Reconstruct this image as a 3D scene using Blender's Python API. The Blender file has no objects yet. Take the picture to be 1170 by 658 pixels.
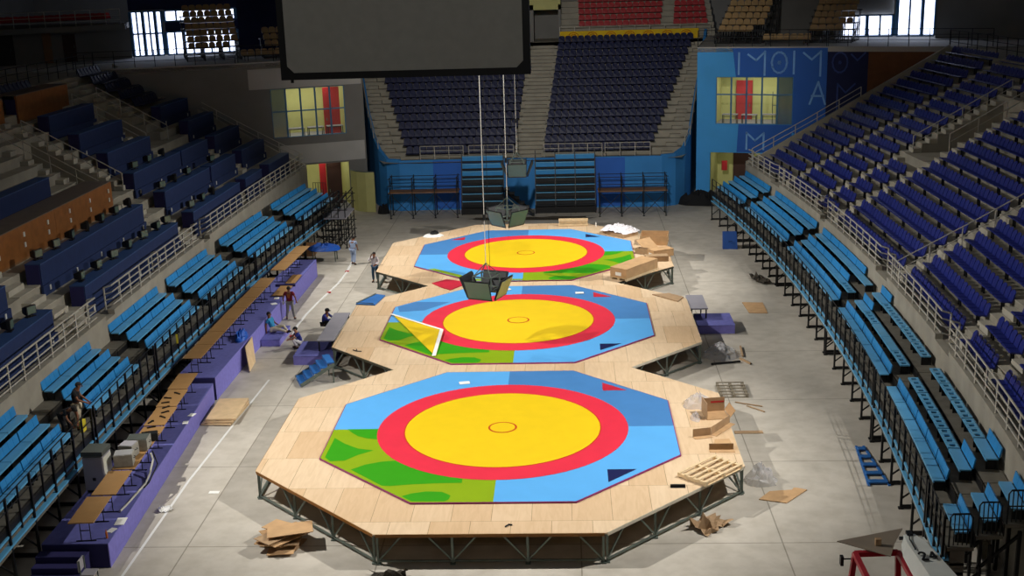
import bpy, bmesh, math, random
from mathutils import Vector, Matrix
random.seed(7)
SC = bpy.context.scene
COL = SC.collection
PI = math.pi
R = math.radians

# ------------------------------------------------------------------ materials
def lin(h):
    h = h.lstrip('#')
    v = [int(h[i:i+2], 16)/255 for i in (0, 2, 4)]
    return tuple((c/12.92 if c <= .04045 else ((c+.055)/1.055)**2.4) for c in v)

def mat(name, hexc, rough=.6, metal=0., var=.12, scale=1.5, bump=0., spec=.4):
    """painted / plain surface with a little procedural wear"""
    m = bpy.data.materials.new(name); m.use_nodes = True
    nt = m.node_tree; b = nt.nodes['Principled BSDF']
    b.inputs['Roughness'].default_value = rough; b.inputs['Metallic'].default_value = metal
    b.inputs['Specular IOR Level'].default_value = spec
    c = lin(hexc)
    tc = nt.nodes.new('ShaderNodeNewGeometry')
    nz = nt.nodes.new('ShaderNodeTexNoise'); nz.inputs['Scale'].default_value = scale; nz.inputs['Detail'].default_value = 5
    nt.links.new(tc.outputs['Position'], nz.inputs['Vector'])
    rp = nt.nodes.new('ShaderNodeValToRGB')
    rp.color_ramp.elements[0].position = .3; rp.color_ramp.elements[1].position = .7
    rp.color_ramp.elements[0].color = (*[max(0, x*(1-var)) for x in c], 1)
    rp.color_ramp.elements[1].color = (*[min(1, x*(1+var)) for x in c], 1)
    nt.links.new(nz.outputs['Fac'], rp.inputs['Fac']); nt.links.new(rp.outputs['Color'], b.inputs['Base Color'])
    if bump:
        bp = nt.nodes.new('ShaderNodeBump'); bp.inputs['Strength'].default_value = bump; bp.inputs['Distance'].default_value = .01
        nt.links.new(nz.outputs['Fac'], bp.inputs['Height']); nt.links.new(bp.outputs['Normal'], b.inputs['Normal'])
    return m

def emat(name, hexc, strength):
    m = bpy.data.materials.new(name); m.use_nodes = True
    b = m.node_tree.nodes['Principled BSDF']
    b.inputs['Base Color'].default_value = (*lin(hexc), 1)
    b.inputs['Emission Color'].default_value = (*lin(hexc), 1); b.inputs['Emission Strength'].default_value = strength
    return m

def glassmat(name, hexc, alpha):
    m = bpy.data.materials.new(name); m.use_nodes = True
    b = m.node_tree.nodes['Principled BSDF']
    b.inputs['Base Color'].default_value = (*lin(hexc), 1); b.inputs['Roughness'].default_value = .08
    b.inputs['Alpha'].default_value = alpha
    return m

def plywood_mat(name='plywood', a='#dfc6a6', b2='#d0b08a', sx=1.22, sy=2.44):
    m = bpy.data.materials.new(name); m.use_nodes = True
    nt = m.node_tree; N = nt.nodes; L = nt.links; b = N['Principled BSDF']
    b.inputs['Roughness'].default_value = .55; b.inputs['Specular IOR Level'].default_value = .3
    g = N.new('ShaderNodeNewGeometry')
    br = N.new('ShaderNodeTexBrick')
    br.offset = 0.5; br.inputs['Scale'].default_value = 1; br.inputs['Mortar Size'].default_value = .006
    br.inputs['Brick Width'].default_value = sx; br.inputs['Row Height'].default_value = sy
    br.inputs['Color1'].default_value = (*lin(a), 1); br.inputs['Color2'].default_value = (*lin(b2), 1)
    br.inputs['Mortar'].default_value = (*lin('#7d6749'), 1); br.inputs['Bias'].default_value = -.15
    L.new(g.outputs['Position'], br.inputs['Vector'])
    mp = N.new('ShaderNodeMapping'); mp.inputs['Scale'].default_value = (3.0, .45, 1)
    L.new(g.outputs['Position'], mp.inputs['Vector'])
    wv = N.new('ShaderNodeTexNoise'); wv.inputs['Scale'].default_value = 2.2; wv.inputs['Detail'].default_value = 6; wv.inputs['Distortion'].default_value = .8
    L.new(mp.outputs['Vector'], wv.inputs['Vector'])
    rp = N.new('ShaderNodeValToRGB')
    rp.color_ramp.elements[0].position = .32; rp.color_ramp.elements[0].color = (.88, .85, .8, 1)
    rp.color_ramp.elements[1].position = .62; rp.color_ramp.elements[1].color = (1, 1, 1, 1)
    L.new(wv.outputs['Fac'], rp.inputs['Fac'])
    mx = N.new('ShaderNodeMix'); mx.data_type = 'RGBA'; mx.blend_type = 'MULTIPLY'; mx.inputs[0].default_value = .75
    L.new(br.outputs['Color'], mx.inputs[6]); L.new(rp.outputs['Color'], mx.inputs[7])
    L.new(mx.outputs[2], b.inputs['Base Color'])
    return m

def floor_mat():
    m = bpy.data.materials.new('concrete_floor'); m.use_nodes = True
    nt = m.node_tree; N = nt.nodes; L = nt.links; b = N['Principled BSDF']
    b.inputs['Roughness'].default_value = .62; b.inputs['Specular IOR Level'].default_value = .3
    g = N.new('ShaderNodeNewGeometry')
    n1 = N.new('ShaderNodeTexNoise'); n1.inputs['Scale'].default_value = .22; n1.inputs['Detail'].default_value = 8; n1.inputs['Roughness'].default_value = .65
    n2 = N.new('ShaderNodeTexNoise'); n2.inputs['Scale'].default_value = 1.7; n2.inputs['Detail'].default_value = 6
    L.new(g.outputs['Position'], n1.inputs['Vector']); L.new(g.outputs['Position'], n2.inputs['Vector'])
    r1 = N.new('ShaderNodeValToRGB'); r1.color_ramp.elements[0].position = .33; r1.color_ramp.elements[1].position = .68
    r1.color_ramp.elements[0].color = (*lin('#b3ada2'), 1); r1.color_ramp.elements[1].color = (*lin('#cbc4b8'), 1)
    L.new(n1.outputs['Fac'], r1.inputs['Fac'])
    r2 = N.new('ShaderNodeValToRGB'); r2.color_ramp.elements[0].position = .3; r2.color_ramp.elements[1].position = .6
    r2.color_ramp.elements[0].color = (.82, .81, .79, 1); r2.color_ramp.elements[1].color = (1, 1, 1, 1)
    L.new(n2.outputs['Fac'], r2.inputs['Fac'])
    mx = N.new('ShaderNodeMix'); mx.data_type = 'RGBA'; mx.blend_type = 'MULTIPLY'; mx.inputs[0].default_value = .8
    L.new(r1.outputs['Color'], mx.inputs[6]); L.new(r2.outputs['Color'], mx.inputs[7])
    br = N.new('ShaderNodeTexBrick'); br.offset = 0; br.inputs['Scale'].default_value = 1; br.inputs['Mortar Size'].default_value = .022
    br.inputs['Brick Width'].default_value = 6.1; br.inputs['Row Height'].default_value = 6.1
    br.inputs['Color1'].default_value = br.inputs['Color2'].default_value = (1, 1, 1, 1); br.inputs['Mortar'].default_value = (.55, .54, .52, 1)
    mp = N.new('ShaderNodeMapping'); mp.inputs['Location'].default_value = (3.4, .8, 0); L.new(g.outputs['Position'], mp.inputs['Vector'])
    L.new(mp.outputs['Vector'], br.inputs['Vector'])
    m2 = N.new('ShaderNodeMix'); m2.data_type = 'RGBA'; m2.blend_type = 'MULTIPLY'; m2.inputs[0].default_value = 1
    L.new(mx.outputs[2], m2.inputs[6]); L.new(br.outputs['Color'], m2.inputs[7])
    L.new(m2.outputs[2], b.inputs['Base Color'])
    return m

M = dict(
    floor=floor_mat(), ply=plywood_mat(),
    board=mat('light_board', '#d8bb92', .6, var=.1, scale=3), cardboard=mat('cardboard', '#a78a69', .8, var=.12, scale=4),
    carton=mat('carton_tan', '#bf9a70', .8, var=.1, scale=3), timber=mat('raw_timber', '#d9c19a', .7, var=.1, scale=6),
    greypallet=mat('weathered_timber', '#837a69', .8, var=.2, scale=5),
    edge_amber=mat('stained_deck_edge', '#8a5a1e', .6), edge_dark=mat('dark_deck_edge', '#3c3a2c', .6), edge_pale=mat('pale_deck_edge', '#c9c2b0', .6),
    yellow=mat('mat_yellow', '#e6c314', .5, var=.03), red=mat('mat_red', '#de2f46', .5, var=.04), dred=mat('mat_line_red', '#c03a14', .5, var=.02),
    lblue=mat('mat_light_blue', '#5aaaea', .5, var=.03), mblue=mat('mat_mid_blue', '#4680bd', .5, var=.04),
    olive=mat('mat_olive_green', '#86a50c', .5, var=.03), green=mat('mat_leaf_green', '#33980b', .5, var=.03),
    navy=mat('mat_navy', '#141a4e', .5, var=.04), purple=mat('mat_purple_edge', '#8b2f6b', .5),
    crimson=mat('mat_crimson', '#c0243c', .5), white=mat('white_paint', '#e8e8e4', .5, var=.03), paper=mat('paper_white', '#eeeeea', .7, var=.02),
    steel=mat('galvanised_steel', '#66716a', .4, .3, var=.15, scale=4), darksteel=mat('dark_steel', '#23262a', .5, .3, var=.2), black=mat('black_paint', '#101114', .5, var=.2),
    rail=mat('grey_rail_metal', '#b9b5aa', .45, .1, var=.1), concrete=mat('stand_concrete', '#9c978a', .8, var=.13, scale=1.2, bump=.2),
    concrete_step=mat('pale_step_concrete', '#b5b0a2', .8, var=.1, scale=2), concrete_dk=mat('dark_grey_plaster', '#7b7a77', .85, var=.08, scale=.6),  # grey plaster in a darker tone than the pale bands
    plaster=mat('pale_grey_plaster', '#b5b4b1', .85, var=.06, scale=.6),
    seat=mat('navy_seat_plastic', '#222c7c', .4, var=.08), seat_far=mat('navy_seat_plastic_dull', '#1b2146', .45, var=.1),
    redseat=mat('red_seat_plastic', '#a83238', .45, var=.08), tanseat=mat('tan_seat_plastic', '#a88a5e', .5, var=.1),
    sky_seat=mat('sky_blue_seat', '#2f8bcc', .45, var=.08), sky_pan=mat('sky_blue_seat_pan', '#62abd8', .35, var=.08), deckgrey=mat('bleacher_deck', '#6b675d', .75, var=.2, scale=3),
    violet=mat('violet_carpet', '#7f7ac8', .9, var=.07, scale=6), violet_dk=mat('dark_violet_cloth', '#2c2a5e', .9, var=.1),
    violet_top=mat('violet_carpet_top', '#6466ab', .9, var=.1, scale=5),
    tabletop=mat('tan_table_laminate', '#a17b4d', .5, var=.07, scale=3), stagegrey=mat('grey_stage_top', '#8f8d96', .7, var=.06),
    wallblue=mat('wall_bright_blue', '#45a5ee', .7, var=.05, scale=.7), wallmid=mat('wall_deep_blue', '#2a66c4', .7, var=.05, scale=.7), glyph=mat('wall_symbol_blue', '#7fb6f5', .7, var=.12, scale=2),
    wallnavy=mat('wall_navy', '#1b2450', .8, var=.08), wallbrown=mat('wall_brown_wood', '#6e4526', .7, var=.15, scale=2), glyphdk=mat('wall_symbol_dim', '#3c5296', .8),
    deskblue=mat('desk_blue_cloth', '#20315c', .85, var=.08, scale=3), deskwood=mat('desk_brown_wood', '#8e5a2c', .6, var=.15, scale=3), desktop=mat('desk_blue_top', '#2c4878', .6, var=.08),
    woodfloor=mat('brown_ply_floor', '#85603f', .65, var=.15, scale=2), socket=mat('white_socket', '#d8d8d2', .5, var=.02),
    crt=mat('monitor_shell', '#202124', .5, var=.2), screen=mat('screen_with_reflection', '#55685c', .25, var=.05, spec=.6),  # screen colour has its greenish reflection painted in
    banner=mat('yellow_banner', '#d8b400', .7, var=.06), banner2=mat('orange_print', '#c87b10', .7),
    limewall=mat('lime_painted_wall', '#bdbb7c', .8, var=.05), redpaint=mat('red_paint', '#b3232a', .5, var=.06), darkdoor=mat('dark_brown_door', '#3a201a', .6),
    frameblue=mat('blue_window_frame', '#4d7ea8', .5), glass=glassmat('window_glass', '#9fb4a8', .12), bluepane=glassmat('blue_tinted_pane', '#48697a', .9),
    daylight=emat('daylight_pane', '#dfe8ff', 2.6), lamp=emat('lamp_face', '#fff3dd', 6),
    skin=mat('skin', '#8a5a40', .6, var=.05), skin2=mat('skin_pale', '#b98566', .6, var=.05), hair=mat('dark_hair', '#1b1512', .7),
    maroon=mat('maroon_cotton', '#7d1c2c', .85), greyp=mat('grey_trousers', '#85837f', .85), cyan=mat('cyan_shirt', '#2e88b8', .85), cream=mat('cream_trousers', '#c9bea6', .85),
    navyc=mat('navy_cotton', '#2b3584', .85), shirtw=mat('white_shirt', '#d9d4da', .85), shirtb=mat('pale_blue_shirt', '#9fb0cf', .85), jean=mat('blue_denim', '#3a5570', .85), blackc=mat('black_cloth', '#15161a', .85),
    plastic=glassmat('clear_plastic_film', '#dcdce0', .38), film=mat('white_plastic_film', '#e9e6ea', .35, var=.08, scale=5), tarp=mat('blue_tarp', '#1f56b4', .45, var=.12, scale=4),
    bluemetal=mat('blue_painted_tread', '#2f6cb3', .5, var=.1), bluepl=mat('blue_plastic', '#1d4a92', .5, var=.1), cabgrey=mat('cabinet_grey', '#a5a2a8', .5, var=.04), cablit=mat('cabinet_lit_side', '#d2d2c4', .5, var=.03), cabtop=mat('cabinet_dark_top', '#4f544f', .5),
    equip=mat('grey_equipment', '#9c9a92', .5, var=.15, scale=6), boomgrey=mat('boom_grey', '#dde1dc', .45, var=.08), vehred=mat('vehicle_red', '#a3202c', .4, var=.06), sheet=mat('grey_brown_sheet', '#85796a', .5, var=.1),
    bluecurtain=mat('wall_lower_blue', '#3786cc', .75, var=.1, scale=.5), cord=mat('pale_cable', '#c9c7bf', .6), screenface=mat('blank_screen_grey', '#b5b4ac', .6, var=.05, scale=6),
    orange=mat('orange_sign', '#b8641c', .6), yel=mat('yellow_plastic', '#e0cf3a', .5), dirt=mat('debris_dark', '#3d372e', .9, var=.3, scale=6),
)
# ------------------------------------------------------------------ mesh builder
class MB:
    def __init__(s): s.v = []; s.f = []; s.m = []; s.mi = 0; s.smooth = False
    def add(s, vs, fs):
        b = len(s.v); s.v += [Vector(v) for v in vs]
        for f in fs: s.f.append([i+b for i in f]); s.m.append(s.mi)
        return s
    def box(s, x0, x1, y0, y1, z0, z1):
        vs = [(x0,y0,z0),(x1,y0,z0),(x1,y1,z0),(x0,y1,z0),(x0,y0,z1),(x1,y0,z1),(x1,y1,z1),(x0,y1,z1)]
        return s.add(vs, [(0,3,2,1),(4,5,6,7),(0,1,5,4),(1,2,6,5),(2,3,7,6),(3,0,4,7)])
    def obox(s, c, size, rot=None):
        hx, hy, hz = [k/2 for k in size]; c = Vector(c)
        rot = rot or Matrix.Identity(3)
        vs = [c + rot @ Vector(p) for p in ((-hx,-hy,-hz),(hx,-hy,-hz),(hx,hy,-hz),(-hx,hy,-hz),(-hx,-hy,hz),(hx,-hy,hz),(hx,hy,hz),(-hx,hy,hz))]
        return s.add(vs, [(0,3,2,1),(4,5,6,7),(0,1,5,4),(1,2,6,5),(2,3,7,6),(3,0,4,7)])
    def beam(s, p, q, w, h=None, n=4):
        h = h or w; p = Vector(p); q = Vector(q); d = (q-p)
        if d.length < 1e-6: return s
        d.normalize(); up = Vector((0,0,1)) if abs(d.z) < .95 else Vector((0,1,0))
        a = d.cross(up).normalized(); b = a.cross(d).normalized()
        if n == 4: ring = [(-w/2,-h/2),(w/2,-h/2),(w/2,h/2),(-w/2,h/2)]
        else: ring = [(w/2*math.cos(2*PI*i/n), h/2*math.sin(2*PI*i/n)) for i in range(n)]
        vs = [p+a*x+b*y for x, y in ring]+[q+a*x+b*y for x, y in ring]
        fs = [(i,(i+1)%n,n+(i+1)%n,n+i) for i in range(n)]+[tuple(range(n-1,-1,-1)), tuple(range(n,2*n))]
        return s.add(vs, fs)
    def tube(s, pts, d, n=6):
        pts = [Vector(p) for p in pts]; k = len(pts); vs = []
        for i, p in enumerate(pts):
            t = (pts[min(i+1,k-1)]-pts[max(i-1,0)]).normalized()
            up = Vector((0,0,1)) if abs(t.z) < .9 else Vector((0,1,0))
            a = t.cross(up).normalized(); b = a.cross(t)
            vs += [p+a*(d/2*math.cos(2*PI*j/n))+b*(d/2*math.sin(2*PI*j/n)) for j in range(n)]
        fs = [(i*n+j, i*n+(j+1)%n, (i+1)*n+(j+1)%n, (i+1)*n+j) for i in range(k-1) for j in range(n)]
        fs += [tuple(range(n-1,-1,-1)), tuple(range((k-1)*n, k*n))]
        return s.add(vs, fs)
    def prism(s, pts, z0, z1):
        n = len(pts)
        vs = [(x,y,z0) for x, y in pts]+[(x,y,z1) for x, y in pts]
        return s.add(vs, [tuple(range(n-1,-1,-1)), tuple(range(n,2*n))]+[(i,(i+1)%n,n+(i+1)%n,n+i) for i in range(n)])
    def flat(s, pts, z):
        a = sum(pts[i][0]*pts[(i+1)%len(pts)][1]-pts[(i+1)%len(pts)][0]*pts[i][1] for i in range(len(pts)))
        if a < 0: pts = pts[::-1]
        return s.add([(x,y,z) for x, y in pts], [tuple(range(len(pts)))])
    def poly(s, pts): return s.add(pts, [tuple(range(len(pts)))])
    def slab(s, pts, n, t):
        """thin solid: polygon pts (3D) extruded by vector n*t"""
        n = Vector(n).normalized()*t; k = len(pts); P = [Vector(p) for p in pts]
        return s.add(P+[p+n for p in P], [tuple(range(k-1,-1,-1)), tuple(range(k,2*k))]+[(i,(i+1)%k,k+(i+1)%k,k+i) for i in range(k)])
    def ball(s, c, r, n=8, m=6):
        c = Vector(c); rx, ry, rz = r if isinstance(r, (tuple, list)) else (r, r, r)
        vs = [c+Vector((0,0,-rz))]
        for i in range(1, m):
            a = -PI/2+PI*i/m
            vs += [c+Vector((rx*math.cos(a)*math.cos(2*PI*j/n), ry*math.cos(a)*math.sin(2*PI*j/n), rz*math.sin(a))) for j in range(n)]
        vs.append(c+Vector((0,0,rz))); fs = [(0,1+(j+1)%n,1+j) for j in range(n)]
        for i in range(m-2): fs += [(1+i*n+j,1+i*n+(j+1)%n,1+(i+1)*n+(j+1)%n,1+(i+1)*n+j) for j in range(n)]
        l = len(vs)-1; fs += [(1+(m-2)*n+j,1+(m-2)*n+(j+1)%n,l) for j in range(n)]
        return s.add(vs, fs)
    def mesh(s, name, mats, inv=None):
        me = bpy.data.meshes.new(name)
        vs = [inv @ v for v in s.v] if inv is not None else s.v
        me.from_pydata([tuple(v) for v in vs], [], s.f)
        for m in (mats if isinstance(mats, (list, tuple)) else [mats]): me.materials.append(m)
        me.polygons.foreach_set('material_index', s.m)
        if s.smooth: me.polygons.foreach_set('use_smooth', [True]*len(s.f))
        me.update(); return me

WM = {}
def tag(o, label=None, cat=None, group=None, kind=None):
    if label: o['label'] = label
    if cat: o['category'] = cat
    if group: o['group'] = group
    if kind: o['kind'] = kind
    return o
def thing(name, label, cat, loc=(0,0,0), rz=0., group=None):
    o = bpy.data.objects.new(name, None); COL.objects.link(o)
    o.location = loc; o.rotation_euler = (0,0,rz); o.empty_display_size = .2
    WM[o.name] = (Matrix.Translation(loc) @ Matrix.Rotation(rz, 4, 'Z')).inverted()
    return tag(o, label, cat, group)
def part(name, mb, m, parent, label=None, local=False, kind=None):
    """one mesh object under its thing; the shape is given in world space unless local"""
    inv = None if local else WM.get(parent.name)
    o = bpy.data.objects.new(name, mb if isinstance(mb, bpy.types.Mesh) else mb.mesh(name, m, inv))
    COL.objects.link(o); o.parent = parent
    if inv is not None and parent.parent is None: pass
    WM[o.name] = WM.get(parent.name) if not local else None
    return tag(o, label, kind=kind)
def solo(name, mb, m, label, cat, group=None, kind=None, loc=None):
    """a thing that is one mesh; its origin goes to the base of the mesh"""
    if loc is None:
        xs = [v.x for v in mb.v]; ys = [v.y for v in mb.v]; zs = [v.z for v in mb.v]
        loc = ((min(xs)+max(xs))/2, (min(ys)+max(ys))/2, min(zs))
    o = bpy.data.objects.new(name, mb.mesh(name, m, Matrix.Translation(loc).inverted())); COL.objects.link(o); o.location = loc
    WM[o.name] = Matrix.Translation(loc).inverted()
    return tag(o, label, cat, group, kind)
def struct(name, mb, m):
    o = bpy.data.objects.new(name, mb.mesh(name, m)); COL.objects.link(o); o['kind'] = 'structure'; WM[o.name] = Matrix.Identity(4); return o
def dup(root, loc, rz, label=None, group=None):
    r = root.copy(); COL.objects.link(r); r.location = loc; r.rotation_euler = (0,0,rz)
    WM[r.name] = (Matrix.Translation(loc) @ Matrix.Rotation(rz, 4, 'Z')).inverted()
    if label: r['label'] = label
    if group: r['group'] = group
    for ch in list(root.children):
        c = ch.copy(); COL.objects.link(c); c.parent = r
        for g in list(ch.children):
            d = g.copy(); COL.objects.link(d); d.parent = c
    return r
ORD = 'first second third fourth fifth sixth seventh eighth ninth tenth eleventh twelfth thirteenth fourteenth fifteenth sixteenth seventeenth eighteenth nineteenth twentieth'.split()

# ------------------------------------------------------------------ camera
CAM = Vector((2.449, -40.2195, 17.2384)); YAW, PIT, ROL, FPX = -.048757, .266157, -.029915, 1370.65
fwd = Vector((math.sin(YAW)*math.cos(PIT), math.cos(YAW)*math.cos(PIT), -math.sin(PIT)))
rt = Vector((math.cos(YAW), -math.sin(YAW), 0)); up = rt.cross(fwd)
r2 = rt*math.cos(ROL)+up*math.sin(ROL); u2 = -rt*math.sin(ROL)+up*math.cos(ROL)
cd = bpy.data.cameras.new('camera'); cam = bpy.data.objects.new('camera', cd); COL.objects.link(cam)
cam.matrix_world = Matrix(((r2.x,u2.x,-fwd.x,CAM.x),(r2.y,u2.y,-fwd.y,CAM.y),(r2.z,u2.z,-fwd.z,CAM.z),(0,0,0,1)))
cd.sensor_width = 36; cd.lens = 36*FPX/1170; cd.clip_end = 300; cd.clip_start = .1
SC.camera = cam
def in_view(p, margin=60):
    """is this spot inside (or nearly inside) what the photograph covers? only used to leave out seats nobody sees"""
    d = Vector(p)-CAM; w = d.dot(fwd)
    if w < 1: return False
    x = 585+FPX*d.dot(r2)/w; y = 329-FPX*d.dot(u2)/w
    return -margin < x < 1170+margin and -margin < y < 658+margin
# ------------------------------------------------------------------ the hall: plan curves
Z0 = 3.5; TR = .85; RI = .49; NR = 15; ZC = Z0+RI*NR          # stand floor, tread, riser, rows, concourse level
def xR(y): return 16.1-.0025*(y-14)**2
def xL(y): return -(16.5-.0009*(y-14)**2)
def bL(y): return -(16.55-(.0018 if y > 10 else .0012)*(y-10)**2)
def SP(side, off, y):                                          # a spot OFF metres behind the rail line of a side stand
    return (xR(y)+off) if side > 0 else (xL(y)-off)
def SB(side, off, y): return (xR(y)+off) if side > 0 else (bL(y)-off)   # the same for the retractable bleachers
def aoff(k): return 0. if k == 0 else .2+TR*k
def zrow(k): return Z0+RI*k

# ------------------------------------------------------------------ railings
def railing(name, label, pts, h=1.0, levels=(1., .68, .36), step=1.15, d=.055, m='rail', group=None, ends=None):
    pts = [Vector(p) for p in pts]
    c = sum(pts, Vector())/len(pts); c.z = min(p.z for p in pts)
    t = thing(name, label, 'railing', c, 0, group)
    L = [0]
    for a, b in zip(pts, pts[1:]): L.append(L[-1]+(b-a).length)
    def at(s):
        for i in range(len(pts)-1):
            if s <= L[i+1]+1e-6: return pts[i].lerp(pts[i+1], (s-L[i])/max(1e-6, L[i+1]-L[i]))
        return pts[-1]
    n = max(1, round(L[-1]/step))
    for i in range(n+1):
        p = at(L[-1]*i/n); part('post', MB().beam(p, p+Vector((0,0,h)), d*1.1, n=6), M[m], t)
    for f in levels:
        part('rail', MB().tube([p+Vector((0,0,h*f)) for p in pts], d if f == 1 else d*.8), M[m], t)
    return t

# ------------------------------------------------------------------ floor, terraces, walls
struct('floor', MB().box(-45, 45, -45, 70, -.3, 0), M['floor'])
def terrace(name, side, y0, y1, holes, m):
    b = MB(); ys = []
    y = y0
    cuts = sorted(set([y0, y1]+[c for h in holes for c in h[:2]]))
    while y < y1-.01: ys.append(y); y += 2
    ys = sorted(set([round(v, 3) for v in ys+cuts]))
    ys = [v for i, v in enumerate(ys) if i == 0 or v-ys[i-1] > .05 or v in cuts]
    for ya, yb in zip(ys, ys[1:]):
        for k in range(NR):
            if any(h[0]-.01 <= ya and yb <= h[1]+.01 and h[2] <= k < h[3] for h in holes): continue
            o0, o1, z0, z1 = aoff(k), aoff(k+1), zrow(k), zrow(k+1)
            b.poly([(SP(side,o0,ya),ya,z0),(SP(side,o1,ya),ya,z0),(SP(side,o1,yb),yb,z0),(SP(side,o0,yb),yb,z0)])
            b.poly([(SP(side,o1,ya),ya,z0),(SP(side,o1,ya),ya,z1),(SP(side,o1,yb),yb,z1),(SP(side,o1,yb),yb,z0)])
    for h in holes:                                            # walkway let into the stand, with side walls and a dark end
        za = zrow(h[2]); oa, ob = aoff(h[2]), aoff(h[3])
        b.poly([(SP(side,oa,h[0]),h[0],za),(SP(side,ob,h[0]),h[0],za),(SP(side,ob,h[1]),h[1],za),(SP(side,oa,h[1]),h[1],za)])
        for yy in h[:2]:
            for k in range(h[2], h[3]):
                b.poly([(SP(side,aoff(k),yy),yy,za),(SP(side,aoff(k+1),yy),yy,za),(SP(side,aoff(k+1),yy),yy,zrow(k)+.02),(SP(side,aoff(k),yy),yy,zrow(k)+.02)])
        b.poly([(SP(side,ob,h[0]),h[0],za),(SP(side,ob,h[1]),h[1],za),(SP(side,ob,h[1]),h[1],zrow(h[3])),(SP(side,ob,h[0]),h[0],zrow(h[3]))])
    return struct(name, b, m)
VR = (23.2, 26.0, 6, 12); VL1 = (19.6, 22.2, 5, 11); VL2 = (31.0, 34.4, 7, 12)
terrace('floor_right_stand', 1, -16, 39.8, [VR], M['concrete'])
terrace('floor_left_stand', -1, -16, 42.4, [VL1, VL2], M['concrete'])

def frontwall(name, side, y0, y1, gaps):
    b = MB(); y = y0
    while y < y1-.01:
        yb = min(y+1.0, y1)
        for o, za, zb in ((0, 0, 3.5), ):
            x0, x1 = SP(side,0,y), SP(side,0,yb); s = -side*.28
            top = 3.515 if any(g-.55 < (y+yb)/2 < g+.55 for g in gaps) else 3.72
            b.add([(x0-s,y,0),(x1-s,yb,0),(x1,yb,0),(x0,y,0),(x0-s,y,top),(x1-s,yb,top),(x1,yb,top),(x0,y,top)],
                  [(0,1,5,4),(4,5,6,7),(2,3,7,6),(0,4,7,3),(1,2,6,5)])
        y = yb
    return struct(name, b, M['concrete'])
GR = (33., 22.5, 11., 1.); GL = (20.1, 6.3)
frontwall('wall_right_stand_front', 1, -16, 39.8, GR)
frontwall('wall_left_stand_front', -1, -16, 42.4, GL)
# steps in the aisles: half-height blocks of paler concrete
def steps(name, side, yc, w, k0, k1, m=None):
    b = MB()
    for k in range(k0, k1):
        o = aoff(k+1); z = zrow(k)
        x0, x1 = sorted((SP(side,o-.42,yc), SP(side,o+.01,yc)))
        b.box(x0, x1, yc-w/2, yc+w/2, z, z+RI/2)
        x0, x1 = sorted((SP(side,o,yc), SP(side,o+.38,yc)))
        b.box(x0, x1, yc-w/2, yc+w/2, z+RI-.01, z+RI+.02)
    return struct(name, b, m or M['concrete_step'])
AR = [(32.5, 1.0, 0, 15), (26.45, .9, 0, 15), (22.4, .9, 0, 15), (10.4, 1.1, 0, 15), (1.35, 1.1, 0, 15), (-2.9, 1.0, 0, 15)]
for i, (yc, w, a, c) in enumerate(AR): steps('floor_right_aisle_steps', 1, yc, w, a, c)
for yc, w, a, c in [(36.0,1.1,0,5),(35.4,1.0,10,15),(29.9+.75,.9,5,15),(20.3,1.1,0,5),(23.2-.6,.7,5,15),(19.2+.1,.7,0,15),(5.2,1.4,0,12)]:
    steps('floor_left_aisle_steps', -1, yc, w, a, c)

# sloped end of the right stand towards the corner, with its rail
def endwall(name, side, y, t, over=.35):
    b = MB()
    for k in range(NR):
        xa, xb = SP(side,aoff(k),y), SP(side,aoff(k+1),y)
        za = zrow(k)+over; zb = zrow(k+1)+over
        b.add([(xa,y,0),(xb,y,0),(xb,y+t,0),(xa,y+t,0),(xa,y,za),(xb,y,zb),(xb,y+t,zb),(xa,y+t,za)], [(0,1,5,4),(4,5,6,7),(2,3,7,6),(0,4,7,3),(1,2,6,5)])
    return struct(name, b, M['concrete'])
endwall('wall_right_stand_end', 1, 39.8, .25); endwall('wall_left_stand_end', -1, 42.4, .25)

# corner walls: polyline of (x, y) from the far stand outwards; openings (s0, s1, z0, z1) along the first run
def wallrun(b, p, q, t, z0, z1, holes=()):
    """a straight wall p-q, thickness t to its left, with rectangular holes given along its length"""
    p = Vector((*p, 0)); q = Vector((*q, 0)); d = (q-p); Ln = d.length; d /= Ln; n = Vector((-d.y, d.x, 0))
    def blk(s0, s1, a, c):
        if s1-s0 < 1e-4 or c-a < 1e-4: return
        P = [p+d*s0, p+d*s1, p+d*s1+n*t, p+d*s0+n*t]
        b.add([v+Vector((0,0,a)) for v in P]+[v+Vector((0,0,c)) for v in P], [(0,3,2,1),(4,5,6,7),(0,1,5,4),(1,2,6,5),(2,3,7,6),(3,0,4,7)])
    ss = sorted(set([0, Ln]+[h[0] for h in holes]+[h[1] for h in holes]))
    for s0, s1 in zip(ss, ss[1:]):
        hs = sorted([h for h in holes if h[0] < (s0+s1)/2 < h[1]], key=lambda h: h[2]); z = z0
        for h in hs: blk(s0, s1, z, h[2]); z = h[3]
        blk(s0, s1, z, z1)
    return p, d, n
RW0, RW1, RW2 = (11.9, 47.0), (20.55, 44.5), (30.6, 40.7)
LW0, LW1, LW2 = (-12.1, 46.3), (-20.3, 43.1), (-31., 40.4)
RWd = (Vector((*RW1,0))-Vector((*RW0,0))).normalized(); LWd = (Vector((*LW1,0))-Vector((*LW0,0))).normalized()
RHOLES = [(1.35, 6.75, 5.5, 8.85), (1.0, 4.6, 0, 3.45)]
LHOLES = [(1.35, 6.6, 5.55, 9.0), (1.3, 4.6, 0, 3.5)]
b = MB(); wallrun(b, RW0, RW1, .3, 0, ZC, RHOLES); struct('wall_corner_right', b, M['wallblue'])
b = MB(); wallrun(b, RW1, (23.1, 43.55), .3, 0, ZC); struct('wall_corner_right_navy', b, M['wallnavy'])
b = MB(); wallrun(b, (23.1, 43.55), RW2, .3, 0, ZC); struct('wall_corner_right_brown', b, M['wallbrown'])
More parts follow.
